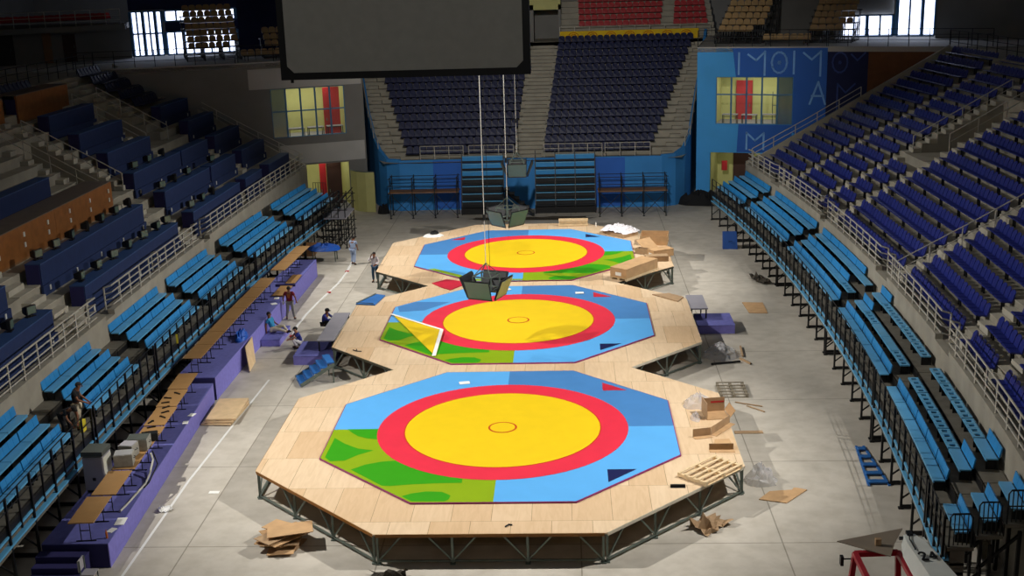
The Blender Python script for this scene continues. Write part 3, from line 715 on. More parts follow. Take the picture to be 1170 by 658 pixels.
arail(1, 23.05, 7, 12, 'handrail on the far side of the right walkway opening'); arail(1, 26.05, 6, 12, 'handrail on the near side of the right walkway opening')
arail(-1, 42.5, 0, 8, 'grey handrail on the sloping end of the left stand', 1.2, (1, .7, .4))
arail(-1, 19.5, 5, 11, 'handrail along the nearer walkway opening, left stand'); arail(-1, 22.3, 5, 11, 'handrail along the far edge of the nearer walkway opening, left stand')
arail(-1, 30.9, 7, 12, 'handrail along the farther walkway opening, left stand'); arail(-1, 34.5, 7, 12, 'handrail along the corner edge of the farther walkway opening')
for xs, lb in (([(-8.0, 44.9), (-4.9, 44.85)], 'outer left'), ([(-4.5, 44.85), (-1.3, 44.8)], 'inner left'), ([(.9, 44.75), (5.0, 44.65)], 'inner right'), ([(5.2, 44.65), (8.4, 44.6)], 'outer right')):
    railing('stand_railing', f'grey rail at the foot of the far stand, {lb} length', [(x, y, 3.66) for x, y in xs], .95, (1, .66, .33), 1.0, .05, group='grey railings of the far stand')
for F, lb in ((FR[2:6], 'right'), (FL[2:6], 'left')):
    railing('stair_handrail', f'handrail on the curved {lb} flank of the far stand', [(x, y, ztop(y)) for x, y in F], .7, (1, .5), 1.4, .05)
# ------------------------------------------------------------------ the competition platform: three joined octagons
DH = 1.0; MT = .06
CS = [(0., 0.), (.085, 13.32), (.043, 26.64)]
AP, HP = 8.136, 3.44; AM, HM = 6.11, 2.577
CUT = AP+HP-6.66                                                # half-width where two octagons meet
def octa(a, h): return [(-h,-a),(h,-a),(a,-h),(a,h),(h,a),(-h,a),(-a,h),(-a,-h)]
NMS = ['nearest the camera', 'in the middle', 'farthest from the camera']
def plat_outline(i):
    lo, hi = i > 0, i < 2
    p = [(-CUT,-6.66),(CUT,-6.66)] if lo else [(-HP,-AP),(HP,-AP)]
    p += [(AP,-HP),(AP,HP)]
    p += [(CUT,6.66),(-CUT,6.66)] if hi else [(HP,AP),(-HP,AP)]
    return p+[(-AP,HP),(-AP,-HP)]
def truss_side(t, p, q, nb):
    """open truss between two deck corners: posts, chords, two raking struts at every inner post"""
    p = Vector((*p, 0)); q = Vector((*q, 0)); d = (q-p).normalized(); p += d*.09; q -= d*.09; d = (q-p); L = d.length; d /= L; inw = Vector((-d.y, d.x, 0))*.06
    p += inw; q += inw; zt, zb = DH-.06, .1
    f = MB(); f.beam(p+Vector((0,0,zt)), q+Vector((0,0,zt)), .06); f.beam(p+Vector((0,0,zb)), q+Vector((0,0,zb)), .055)
    for i in range(nb+1):
        s = L*i/nb; a = p+d*s
        part('post', MB().beam(a, a+Vector((0,0,zt)), .07).obox((a.x,a.y,.02), (.16,.16,.04)), M['steel'] , t)
        for k in (-.75, .75):
            if 0 <= s+k <= L: f.beam(a+Vector((0,0,zb)), a+d*k+Vector((0,0,zt)), .045)
    part('truss', f, M['steel'], t)
for i, (cx, cy) in enumerate(CS):
    t = thing('competition_platform', f'octagonal plywood competition platform on steel trusses, the one {NMS[i]}', 'platform', (cx, cy, 0), 0, 'octagonal plywood platforms')
    out = [(x+cx, y+cy) for x, y in plat_outline(i)]
    part('deck', MB().prism(out, DH-.05, DH), M['ply'], t)
    n = len(out)
    for j in range(n):
        a, c = out[j], out[(j+1)%n]
        if abs(a[1]-c[1]) < .01 and abs(abs(a[1]-cy)-6.66) < .01: continue      # the joint between two platforms
        side = a[0] < cx and c[0] < cx
        em = M['edge_amber'] if (i == 0 and (side or a[1] == c[1])) else M['edge_pale'] if (i != 2 and not side) else M['edge_dark']
        part('edge_strip', MB().beam(Vector((*a, DH-.056)).lerp(Vector((*c, DH-.056)), .008), Vector((*c, DH-.056)).lerp(Vector((*a, DH-.056)), .008), .03, .1), em, t)
        L = math.hypot(c[0]-a[0], c[1]-a[1]); truss_side(t, a, c, max(2, round(L/2.05)))
    for gx in (-5.5, -2.7, 0, 2.7, 5.5):                        # inner legs
        for gy in (-5, -2.4, 0, 2.4, 5):
            if abs(gx)+abs(gy) < 9.5: part('leg', MB().beam((cx+gx,cy+gy,0),(cx+gx,cy+gy,DH-.05), .07), M['darksteel'], t)

# ------------------------------------------------------------------ wrestling mats
LENS = [(-5.62,.02),(-5.43,-.28),(-5.13,-.65),(-4.77,-.87),(-4.39,-.96),(-4.1,-.5),(-4.1,.02)]
SPIKE = [(-5.94,-.79),(-5.49,-1.32),(-4.94,-1.78),(-4.37,-1.95),(-4.85,-2.33),(-5.23,-2.81),(-5.72,-2.85),(-5.96,-2.5)]
WAVE = [(-4.89,-3.56),(-4.48,-3.16),(-3.98,-2.93),(-3.49,-2.85),(-2.67,-3.3),(-1.1,-4.3),(-1.09,-4.69),(-1.81,-4.7),(-2.68,-4.77),(-3.4,-4.88),(-3.67,-4.85)]
LENSB = [(-2.92,-5.66),(-2.67,-5.47),(-2.18,-5.31),(-1.67,-5.35),(-1.37,-5.64),(-1.41,-5.92),(-1.53,-6.05),(-2.56,-6.03)]
def circ(r, n=72): return [(r*math.cos(2*PI*k/n), r*math.sin(2*PI*k/n)) for k in range(n)]
def quad(sx, sy):
    p = [(0,0),(AM,0),(AM,HM),(HM,AM),(0,AM)]
    return [(x*sx, y*sy) for x, y in p]
MATCOL = [dict(lb='lblue', rb='mblue', rn='lblue', ln='leaf'), dict(lb='lblue', rb='mblue', rn='lblue', ln='leaf'), dict(lb='mblue', rb='lblue', rn='leaf', ln='lblue')]
KEYS = ['yellow', 'red', 'lblue', 'mblue', 'olive', 'green', 'navy', 'purple', 'crimson', 'dred', 'white']
KI = {k: i for i, k in enumerate(KEYS)}
for i, (cx, cy) in enumerate(CS):
    b = MB(); b.mi = KI['purple']; b.prism(octa(AM+.03, HM+.01), 0, MT-.004)
    z = MT
    for q, (sx, sy) in dict(lb=(-1,1), rb=(1,1), rn=(1,-1), ln=(-1,-1)).items():
        c = MATCOL[i][q]; b.mi = KI['olive' if c == 'leaf' else c]; b.flat(quad(sx, sy), z)
        if c == 'leaf':
            b.mi = KI['green']
            for P in (LENS, SPIKE, WAVE, LENSB): b.flat([(x*(-sx), y) for x, y in P], z+.003)
    if i == 2: b.mi = KI['olive']; b.flat([(-5.3,-3.35),(-2.6,-6.05),(0,-6.05),(0,-5.8),(-2.5,-5.6),(-4.9,-3.3)], z+.003)
    if i == 1: b.mi = KI['mblue']; b.flat([(-6.0,2.6),(-5.2,3.4),(-3.5,3.3),(-4.6,1.9),(-5.8,1.7)], z+.002)
    b.mi = KI['red']; b.flat(circ(4.5), z+.006)
    b.mi = KI['dred']; b.flat(circ(3.54), z+.009)
    b.mi = KI['yellow']; b.flat(circ(3.5), z+.012)
    b.mi = KI['dred']; b.flat(circ(.52, 36), z+.015); b.mi = KI['yellow']; b.flat(circ(.45, 36), z+.018)
    tri = {0: [('crimson', [(3.71,4.63),(4.64,3.72),(3.71,3.72)]), ('navy', [(3.62,-3.74),(4.59,-3.74),(3.62,-4.74)])],
           1: [('crimson', [(3.6,4.67),(4.5,3.76),(3.6,3.76)]), ('navy', [(3.68,-3.72),(4.64,-3.72),(3.68,-4.62)])],
           2: [('navy', [(3.5,4.6),(4.36,3.74),(3.5,3.74)]), ('crimson', [(-4.66,3.62),(-3.82,3.62),(-3.82,4.42)])]}[i]
    for c, P in tri: b.mi = KI[c]; b.flat(P, z+.003)
    lab = ['octagonal wrestling mat nearest the camera, yellow circle in a red ring, green left corner', 'middle octagonal wrestling mat with its green corner partly under a folded yellow flap', 'farthest octagonal wrestling mat, green corner on the right, behind the hanging monitors'][i]
    o = solo('wrestling_mat', b, [M[k] for k in KEYS], lab, 'mat', 'octagonal wrestling mats', loc=(0,0,0))
    o.location = (cx, cy, DH+.001)
ZM = DH+MT+.02
t = thing('folded_mat_cover', 'yellow triangular flap of mat cover folded over, pale border, on the middle mat', 'mat cover', (-4.2, 11.5, ZM))
A_, B_, C_ = Vector((-6.0,14.55,ZM)), Vector((-3.26,11.72,ZM+.05)), Vector((-3.25,8.1,ZM))
part('sheet', MB().slab([A_, B_, C_], (0,0,1), .03), M['yellow'], t)
def strip3(p, q, inw, w):
    d = (q-p).normalized(); n = Vector((-d.y, d.x, 0))*inw*w
    return MB().slab([p+Vector((0,0,.035)), q+Vector((0,0,.035)), q+n+Vector((0,0,.035)), p+n+Vector((0,0,.035))], (0,0,1), .01)
part('border', strip3(A_, B_, -1, .13), M['paper'], t, label='cream edge'); part('border', strip3(B_, C_, -1, .16), M['paper'], t, label='cream edge')
solo('mat_section', MB().prism([(-4.7,20.4),(-4.0,21.1),(-3.0,20.6),(-3.0,20.0),(-3.6,19.0),(-4.1,19.5)], DH+.002, DH+.045), M['crimson'], 'loose red mat piece lying on the plywood beside the hanging monitors', 'mat')
t = thing('folding_board', 'blue folding panel lying on the left edge of the middle platform', 'panel', (-7.4, 17.4, DH))
part('panel', MB().prism([(-8.1,16.6),(-7.12,16.4),(-6.85,18.1),(-7.33,18.35)], DH+.002, DH+.06), M['bluemetal'], t)
part('rim', MB().tube([(-8.08,16.66,DH+.09),(-7.36,18.3,DH+.09)], .06, 5).tube([(-8.05,16.8,DH+.06),(-7.2,16.5,DH+.09)], .04, 5), M['steel'], t, label='pale metal rim')
for n_, (x, y, rz, lb) in enumerate([(-1.75,4.75,.2,'white paper sheet on the back blue field of the nearest mat'), (3.0,17.83,0,'white paper sheet on the middle mat near its red corner mark'), (-.7,18.7,.4,'white paper sheet on the middle mat behind the hanging monitor cluster')]):
    solo('paper_sheet', MB().obox((x,y,ZM+.006), (.42,.3,.012), Matrix.Rotation(rz,3,'Z')), M['paper'], lb, 'paper', 'paper sheets on the mats')

# ------------------------------------------------------------------ things on the decks
def pallet(name, label, cx, cy, z, rz, L, W, m, slats=5, group=None, h=.14):
    t = thing(name, label, 'pallet', (cx, cy, z+.003), rz, group)
    for i in range(slats):
        y = -W/2+.05+(W-.1)*i/(slats-1)
        part('slat', MB().box(-L/2, L/2, y-.045, y+.045, h-.025, h), M[m], t, local=True)
    for i in range(3):
        x = -L/2+.06+(L-.12)*i/2
        part('bearer', MB().box(x-.05, x+.05, -W/2, W/2, .02, h-.026), M[m], t, local=True)
    for i in range(3):
        y = -W/2+.05+(W-.1)*i/2
        part('slat', MB().box(-L/2, L/2, y-.045, y+.045, 0, .019), M[m], t, local=True)
    return t
pallet('timber_pallet', 'raw timber pallet frame on the right near corner of the nearest platform', 6.95, -3.95, DH, R(46), 1.95, 1.15, 'timber', 5, h=.16)
pallet('timber_pallet', 'grey weathered pallet on the floor to the right of the nearest platform', 9.05, 6.3, 0, R(0), 1.15, 1.5, 'greypallet', 5, h=.15)
def wrapheap(name, label, cx, cy, z, rx, ry, rz_, seed, m='plastic'):
    rnd = random.Random(seed); b = MB(); n, k = 16, 5
    for r in range(k+1):
        f = r/k
        for j in range(n):
            a = 2*PI*j/n; q = 1-f*.85
            b.v.append(Vector((cx+rx*q*math.cos(a)*(.8+.4*rnd.random()), cy+ry*q*math.sin(a)*(.8+.4*rnd.random()), z+.005+rz_*f**.7*(.6+.7*rnd.random())*(1 if r else 0))))
    for r in range(k):
        for j in range(n): b.f.append([r*n+j, r*n+(j+1)%n, (r+1)*n+(j+1)%n, (r+1)*n+j]); b.m.append(0)
    b.f.append([k*n+j for j in range(n)]); b.m.append(0)
    return solo(name, b, M[m], label, 'plastic')
# opened cardboard carton with wrapping, right edge of the nearest platform
t = thing('opened_carton', 'tall opened cardboard carton among clear wrapping on the nearest platform', 'box', (7.75, 1.1, DH+.003), R(8))
c_ = MB(); c_.box(-.42,.42,.38,.4,0,.55); part('side_panel', c_, M['cardboard'], t, local=True)
part('side_panel', MB().box(-.44,-.42,-.4,.4,0,.62), M['cardboard'], t, local=True)
part('bottom_panel', MB().box(-.42,.42,-.4,.4,0,.02), M['carton'], t, local=True)
part('flap', MB().slab([(.42,-.4,.05),(.62,-.38,.3),(.6,.4,.32),(.42,.4,.05)], (1,0,-1), .015), M['carton'], t, local=True)
part('printed_mark', MB().box(-.1,.4,.376,.379,.35,.42), M['redpaint'], t, label='red printed line', local=True)
wrapheap('plastic_wrap', 'crumpled clear plastic wrap behind the opened carton', 7.2, 2.15, DH, .6, .5, .45, 3)
wrapheap('plastic_wrap', 'crumpled clear plastic wrap beside the opened carton at the deck edge', 7.0, .85, DH, .2, .35, .22, 5)
t = thing('folded_cardboard', 'bent brown cardboard channel lying in front of the opened carton', 'cardboard', (7.4,-.2,DH))
for (x0,y0),(x1,y1) in (((6.7,-.95),(7.33,-.785)),((7.36,-.77),(8.15,.35))):
    d = Vector((x1-x0,y1-y0,0)); n = Vector((-d.y,d.x,0)).normalized()
    part('panel', MB().slab([(x0,y0,DH),(x1,y1,DH),(x1,y1,DH+.3),(x0,y0,DH+.3)], n, .015), M['cardboard'], t)
    part('panel', MB().slab([(x0,y0,DH+.006),(x1,y1,DH+.006),Vector((x1,y1,DH+.006))-n*.22,Vector((x0,y0,DH+.006))-n*.22], (0,0,1), .012), M['carton'], t)
t = thing('folded_cardboard', 'straight brown cardboard angle strip near the right deck edge', 'cardboard', (7.55,-2.1,DH))
part('panel', MB().box(7.13,7.95,-2.1,-2.085,DH,DH+.24), M['cardboard'], t); part('panel', MB().box(7.13,7.98,-2.3,-2.1,DH+.003,DH+.015), M['carton'], t); part('flap', MB().slab([(7.3,-2.08,DH+.2),(7.9,-2.08,DH+.2),(7.85,-1.75,DH+.26),(7.35,-1.8,DH+.26)], (0,0,1), .012), M['carton'], t)
solo('metal_bar', MB().box(5.57,6.04,-5.03,-4.95,DH+.001,DH+.07).box(5.57,6.04,-5.1,-5.03,DH+.001,DH+.015), M['black'], 'short dark angle bar beside the raw timber pallet', 'bar')
solo('cable_scrap', MB().tube([(.45,-7.75,DH+.03),(.55,-7.6,DH+.03),(.66,-7.62,DH+.03)], .05, 5), M['black'], 'small black cable scrap on the front edge of the nearest platform', 'cable')
solo('cable_scrap', MB().tube([(-7.0,9.3,DH+.04),(-6.8,9.15,DH+.04),(-6.6,9.1,DH+.04)], .05, 5).tube([(-6.8,9.15,DH+.04),(-6.85,9.3,DH+.07)], .05, 5), M['black'], 'dark cable scrap on the left side of the middle platform', 'cable')
# far platform: boxes
def carton(name, label, cx, cy, z, rz, L, W, H, m='carton', open_=False, pal=False, cat='box'):
    t = thing(name, label, cat, (cx,cy,z+.003), rz); z0 = .12 if pal else 0
    if pal:
        for i in range(3): y = -W/2+.06+(W-.12)*i/2; part('pallet_bearer', MB().box(-L/2,L/2,y-.06,y+.06,0,.1), M['timber'], t, local=True)
        part('pallet_deck', MB().box(-L/2,L/2,-W/2,W/2,.1,.12), M['timber'], t, local=True)
    w = .02
    for s in (-1,1):
        part('side_panel', MB().box(-L/2,L/2,s*(W/2-w)-w/2,s*(W/2-w)+w/2,z0,z0+H), M[m], t, local=True)
        part('end_panel', MB().box(s*(L/2-w/2)-w/2,s*(L/2-w/2)+w/2,-W/2+w*1.6,W/2-w*1.6,z0,z0+H), M[m], t, local=True)
    part('bottom_panel', MB().box(-L/2+w,L/2-w,-W/2+w*1.6,W/2-w*1.6,z0,z0+.02), M['cardboard'], t, local=True)
    if not open_:
        part('lid', MB().box(-L/2,L/2,-W/2,W/2,z0+H,z0+H+.025), M[m], t, local=True)
        part('printed_mark', MB().box(-L/2-.012,-L/2-.002,-.18,.18,z0+H*.25,z0+H*.6), M['paper'], t, label='white print', local=True)
    return t
carton('long_carton', 'long closed brown carton on a pallet at the right edge of the farthest platform', 5.95, 21.6, DH, R(52), 2.9, 1.05, .5, pal=True)
carton('open_crate', 'open cardboard crate on the right of the farthest platform', 7.55, 28.9, DH, R(-8), 1.6, 1.5, .55, open_=True)
carton('carton', 'brown carton with white print at the right end of the farthest platform', 7.65, 25.6, DH, R(28), 1.3, .7, .4)
carton('carton', 'small half-open carton between the crate and the long carton', 6.75, 26.2, DH, R(-35), .9, .5, .3, m='cardboard', open_=True)
carton('carton', 'low flat carton at the corner behind the long closed carton', 7.35, 24.55, DH, R(4), 1.25, .6, .28, m='cardboard')
solo('cardboard_sheet', MB().slab([(6.35,27.3,DH+.5),(7.2,28.0,DH+.52),(7.7,27.0,DH+.06),(6.9,26.75,DH+.05)], (0,0,1), .02), M['carton'], 'tilted cardboard sheet leaning from the open crate', 'cardboard')
t = thing('wrapped_stack', 'low stack of boards under crumpled white film on the far platform', 'stack', (5.6, 31.3, DH))
part('board', MB().prism([(4.6,31.7),(5.8,30.1),(6.7,31.0),(5.6,32.6)], DH+.002, DH+.2), M['cardboard'], t)
rr = random.Random(5)
def film(cx, cy, z, rx, ry, h, rot):
    b = MB(); n = 20
    for r in range(6):
        f = r/5
        for j in range(n):
            a = 2*PI*j/n; q = 1-.9*f; x = rx*q*math.cos(a)*(.9+.2*rr.random()); y = ry*q*math.sin(a)*(.9+.2*rr.random())
            b.v.append(Vector((cx+x*math.cos(rot)-y*math.sin(rot), cy+x*math.sin(rot)+y*math.cos(rot), z+h*(1-(1-f)**4)*(.35+1.0*rr.random()))))
    for r in range(5):
        for j in range(n): b.f.append([r*n+j, r*n+(j+1)%n, (r+1)*n+(j+1)%n, (r+1)*n+j]); b.m.append(0)
    b.f.append([100+j for j in range(n)]); b.m.append(0); return b
rq = random.Random(8); b = MB(); ng, mg = 15, 11
for i in range(ng):
    for j in range(mg):
        u, v_ = 2*i/(ng-1)-1, 2*j/(mg-1)-1; e = max(0, 1-(u*u)**2*.9-(v_*v_)**2*.6)
        x, y = 1.2*u*(1-.18*abs(v_))+rq.uniform(-.05,.05), .85*v_*(1-.2*abs(u))+rq.uniform(-.05,.05); c, s_ = math.cos(R(-40)), math.sin(R(-40))
        b.v.append(Vector((5.6+x*c-y*s_, 31.4+x*s_+y*c, DH+.21+e*rq.uniform(.05,.42))))
for i in range(ng-1):
    for j in range(mg-1): b.f.append([i*mg+j,(i+1)*mg+j,(i+1)*mg+j+1,i*mg+j+1]); b.m.append(0)
part('film', b, M['film'], t, label='white plastic film')
t = thing('slatted_crate', 'low pale slatted crate on the back edge of the farthest platform', 'crate', (2.8, 33.9, DH))
for i in range(5): x = 1.95+.42*i; part('upright', MB().box(x-.03,x+.03,33.78,33.82,DH,DH+.42), M['timber'], t)
for z in (.05,.36): part('slat', MB().box(1.9,3.75,33.74,33.778,DH+z,DH+z+.08), M['timber'], t); part('slat', MB().box(1.9,3.75,34.1,34.14,DH+z,DH+z+.08), M['timber'], t)
part('panel', MB().box(1.92,3.73,33.84,34.08,DH,DH+.34), M['yellow'] if False else M['timber'], t)
solo('bottle', MB().beam((4.24,33.6,DH),(4.24,33.6,DH+.22),.08,n=8).beam((4.24,33.6,DH+.22),(4.24,33.6,DH+.3),.035,n=8), M['white'], 'small white bottle standing at the back of the farthest platform', 'bottle')
t = thing('cloth_bundle', 'white and black cloth bundle at the back left of the farthest platform', 'cloth', (-5.85, 31.7, DH))
part('cloth', film(-5.8, 31.7, DH+.003, .62, .4, .14, .2), M['paper'], t); part('cloth', film(-5.75, 31.75, DH+.16, .3, .2, .16, .5), M['blackc'], t, label='black cloth on top')
solo('plywood_sheet', MB().prism([(6.6,17.5),(7.75,16.15),(8.1,16.9),(7.45,17.65)], DH+.003, DH+.05), M['cardboard'], 'brown board lying at the right corner of the middle platform', 'board')

# ------------------------------------------------------------------ floor: line, boards, cardboard
LN = [(-10.8,-12),(-10.8,8.8),(-10.83,8.9)]
b = MB(); b.mi = 0
def ribbon(b, pts, w, z):
    for (x0,y0),(x1,y1) in zip(pts, pts[1:]): b.poly([(x0-w/2,y0,z),(x0+w/2,y0,z),(x1+w/2,y1,z),(x1-w/2,y1,z)])
ribbon(b, [(-10.85,-14),(-10.95,-2),(-10.6,8.5)], .09, .004); struct('floor_line', b, M['white'])
t = thing('cable_cover', 'white cable strip curving across the floor beside the crouching person', 'cable', (-11, 22, 0))
pts = [(-10.95,14.6),(-11.1,16.5),(-11.05,18.5),(-10.9,20.5),(-10.7,22.5),(-10.5,24.5),(-10.45,27),(-10.6,30.5)]
b = MB()
for (x0,y0),(x1,y1) in zip(pts, pts[1:]): b.add([(x0-.07,y0,.003),(x0+.07,y0,.003),(x1+.07,y1,.003),(x1-.07,y1,.003),(x0-.04,y0,.03),(x0+.04,y0,.03),(x1+.04,y1,.03),(x1-.04,y1,.03)], [(4,5,6,7),(0,1,5,4),(2,3,7,6),(1,2,6,5),(3,0,4,7)])
part('strip', b, M['white'], t)
for y, x in ((22.6,-10.66),(27.2,-10.46),(14.75,-10.97)): part('tape', MB().box(x-.1,x+.1,y-.12,y+.12,.0,.034), M['redpaint'], t, label='red tape')
rnd = random.Random(11)
for k in range(9):                                             # heap of cut boards in front
    cx, cy = -6.5+rnd.uniform(-.25,.25), -6.75+rnd.uniform(-.25,.25); a = rnd.uniform(0, PI); w, l = rnd.uniform(.7,.9), rnd.uniform(1.0,1.5)
    tilt = Matrix.Rotation(a,3,'Z') @ Matrix.Rotation(rnd.uniform(-.045,.045) if k else 0,3,'X') @ Matrix.Rotation(rnd.uniform(-.04,.04) if k else 0,3,'Y')
    lb = ['lowest board of the cut-board heap on the front floor'] + [f'cut fibreboard sheet, {ORD[k]} from the bottom of the front floor heap' for _ in [0]]
    solo('fibreboard_sheet', MB().obox((cx,cy,.03+.062*k), (l,w,.02), tilt), M['cardboard'] if k % 3 == 0 else M['carton'], lb[0] if k == 0 else lb[1], 'board', 'cut boards heaped on the front floor')
for k in range(3):
    solo('plywood_board', MB().obox((-11.35+.03*k,4.3+.05*k,.06+.085*k), (1.2,2.3,.06), Matrix.Rotation(R(-4+3*k),3,'Z')), M['board'], f'thick plywood board, {["lowest","middle","top"][k]} of the stack beside the violet stage', 'board', 'plywood boards stacked by the violet stage')
solo('leaning_board', MB().slab([(-12.05,10.2,.02),(-11.7,10.4,.02),(-12.22,12.15,.92),(-12.34,10.45,.95)], (1,0,.3), .03) if False else MB().slab([(-11.72,9.5,.02),(-11.82,10.9,.02),(-12.07,11.6,1.0),(-11.97,10.0,1.02)], (1,.1,.25), .03), M['board'], 'pale board leaning against the violet stage', 'board')
def crumple(name, label, cx, cy, w, l, rz, m, seed, cat='cardboard', amp=.12):
    rnd = random.Random(seed); n = 7; b = MB(); mt = Matrix.Rotation(rz,3,'Z')
    for i in range(n):
        for j in range(n):
            p = mt @ Vector(((i/(n-1)-.5)*w*(1+.25*rnd.uniform(-1,1)), (j/(n-1)-.5)*l*(1+.25*rnd.uniform(-1,1)), 0)); b.v.append(Vector((cx+p.x, cy+p.y, .008+abs(rnd.gauss(0,amp)))))
    for i in range(n-1):
        for j in range(n-1): b.f.append([i*n+j,(i+1)*n+j,(i+1)*n+j+1,i*n+j+1]); b.m.append(0)
    return solo(name, b, M[m], label, cat)
crumple('brown_paper', 'crumpled brown paper under the right truss of the nearest platform', 6.75, -5.75, 1.1, .8, .75, 'cardboard', 2, 'paper', .13)
solo('cardboard_sheet', MB().prism([(8.55,-3.9),(9.4,-4.2),(10.25,-3.2),(9.85,-3.02),(9.75,-3.2),(9.0,-3.3)], .004, .03), M['carton'], 'flat cardboard sheet on the floor right of the nearest platform', 'cardboard')
solo('cardboard_sheet', MB().prism([(11.32,19.3),(12.35,19.2),(12.3,17.3),(11.4,17.4)], .004, .03), M['carton'], 'tan square sheet on the open floor before the right bleachers', 'cardboard')
solo('cardboard_strip', MB().box(8.55,9.6,1.75,2.0,.003,.03), M['cardboard'], 'narrow brown cardboard strip on the floor by the right deck edge', 'cardboard')
wrapheap('plastic_wrap', 'heap of clear plastic at the notch right of the middle platform', 9.15, 11.0, 0, .8, .9, .5, 8); wrapheap('plastic_wrap', 'clear plastic heap on the floor under the right near platform corner', 8.85, -2.5, 0, .55, .55, .6, 9)
t = thing('timber_offcuts', 'dark timber and metal offcuts beside the plastic heap', 'timber', (9.2, 10.3, 0))
for k, (p, q) in enumerate((((8.6,9.6,.06),(9.9,9.9,.06)),((9.95,10.3,.06),(10.3,9.6,.06)),((10.1,10.6,.06),(10.2,12.0,.06)))): part('bar', MB().beam(p, q, .07), M['cardboard'] if k else M['black'], t)
crumple('cable_heap', 'dark heap of cables on the floor before the nearest platform', -2.95, -8.9, 1.0, .5, 0, 'dirt', 21, 'cables', .12)
for k, (p, q, lb) in enumerate((((9.0,5.0,.03),(10.0,4.5,.03),'thin stick lying by the grey pallet'), ((9.4,4.6,.03),(10.0,3.9,.03),'bent brown strip lying below the grey pallet'))): solo('stick', MB().beam(p, q, .05, .03), M['cardboard'], lb, 'stick')
crumple('paper', 'crumpled white paper on the floor beside the violet stage', -11.02, -4.3, .45, .35, .3, 'paper', 51, 'paper', .07)
solo('paper_sheet', MB().box(-9.95,-9.6,-3.05,-2.85,.003,.012), M['paper'], 'white paper on the floor left of the nearest platform', 'paper')

# ------------------------------------------------------------------ violet stage pieces and stairs
def vbox(name, label, x0, x1, y0, y1, z1, cat='stage'):
    t = thing(name, label, cat, ((x0+x1)/2,(y0+y1)/2,0))
    part('top', MB().box(x0,x1,y0,y1,z1-.02,z1), M['violet_top'], t); part('skirt', MB().box(x0+.01,x1-.01,y0+.01,y1-.01,0,z1-.021), M['violet'], t); return t
def vstage(name, label, P, z1, dark_end=True):
    t = thing(name, label, 'stage', (sum(p[0] for p in P)/len(P), sum(p[1] for p in P)/len(P), 0))
    part('top', MB().prism(P, z1-.03, z1), M['violet_top'], t)
    for j in range(len(P)):
        a, c = Vector((*P[j],0)), Vector((*P[(j+1)%len(P)],0)); d = (c-a).normalized(); n = Vector((-d.y, d.x, 0))
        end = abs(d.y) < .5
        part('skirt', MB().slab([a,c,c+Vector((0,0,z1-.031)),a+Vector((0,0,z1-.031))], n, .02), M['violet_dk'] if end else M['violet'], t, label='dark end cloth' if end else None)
    return t
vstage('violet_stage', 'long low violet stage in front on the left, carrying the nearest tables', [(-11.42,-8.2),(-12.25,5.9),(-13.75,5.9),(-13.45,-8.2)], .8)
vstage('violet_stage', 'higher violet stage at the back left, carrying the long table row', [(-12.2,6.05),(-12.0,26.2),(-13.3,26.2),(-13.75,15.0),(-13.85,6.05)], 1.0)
vbox('violet_step', 'small violet step block where a person sits', -12.1, -11.2, 13.2, 15.5, .32, 'step')
vbox('violet_podium', 'square violet podium at the left corner of the middle platform', -9.95, -8.1, 10.4, 12.6, .42, 'podium')
vbox('violet_podium', 'violet podium at the right side of the middle platform', 8.5, 10.25, 14.1, 16.1, .42, 'podium')
def deckpiece(label, x0, x1, y0, y1, z):
    t = thing('stage_deck', label, 'stage', ((x0+x1)/2,(y0+y1)/2,0))
    part('top', MB().box(x0,x1,y0,y1,z-.06,z), M['stagegrey'], t)
    for x in (x0+.08,x1-.08):
        for y in (y0+.08,y1-.08): part('leg', MB().beam((x,y,.43 if y < 12.6 else 0),(x,y,z-.06), .06), M['black'], t)
    return t
deckpiece('grey stage deck on black legs joining the left of the middle platform', -8.95, -8.18, 11.0, 15.4, .96)
t = thing('stage_deck', 'grey stage deck on black legs at the right of the middle platform', 'stage', (8.6, 17.6, 0))
part('top', MB().box(8.25,9.1,15.2,17.6,.88,.94), M['stagegrey'], t)
for x in (8.33,9.02):
    for y in (15.28,17.5): part('leg', MB().beam((x,y,.43 if y < 16 else 0),(x,y,.88),.06), M['black'], t)
def stair(name, label, base, direction, n, run, rise, w, m, rail='steel'):
    d = Vector((*direction, 0)).normalized(); s = Vector((-d.y, d.x, 0))
    t = thing(name, label, 'stairs', base)
    B = Vector(base)
    for k in range(n):
        c = B+d*(run*(k+.5)); z = rise*(k+1)
        P = [c-d*run*.5-s*w/2, c+d*run*.5-s*w/2, c+d*run*.5+s*w/2, c-d*run*.5+s*w/2]
        part('tread', MB().add([p+Vector((0,0,z-.05)) for p in P]+[p+Vector((0,0,z)) for p in P], [(0,3,2,1),(4,5,6,7),(0,1,5,4),(1,2,6,5),(2,3,7,6),(3,0,4,7)]).add([B+d*(run*k)-s*w/2+Vector((0,0,z-rise+.02)), B+d*(run*k)+s*w/2+Vector((0,0,z-rise+.02)), B+d*(run*k)+s*w/2+Vector((0,0,z-.05)), B+d*(run*k)-s*w/2+Vector((0,0,z-.05))], [(0,1,2,3)]), M[m], t)
    for e in (-1, 1):
        o = s*e*(w/2+.03); part('stringer', MB().beam(B+o+Vector((0,0,.1)), B+d*run*n+o+Vector((0,0,rise*n-.1)), .04, .14), M[rail], t)
    e = B+d*run*(n-.2)
    for q in (-1,1): part('leg', MB().beam(e+s*q*w*.45, e+s*q*w*.45+Vector((0,0,rise*n-.1)), .05), M[rail], t)
    return t
stair('mobile_stairs', 'blue-treaded mobile stairs leading up to the notch of the platforms', (-9.2, 7.95, 0), (.92, .38), 5, .3, .19, 1.15, 'bluemetal')

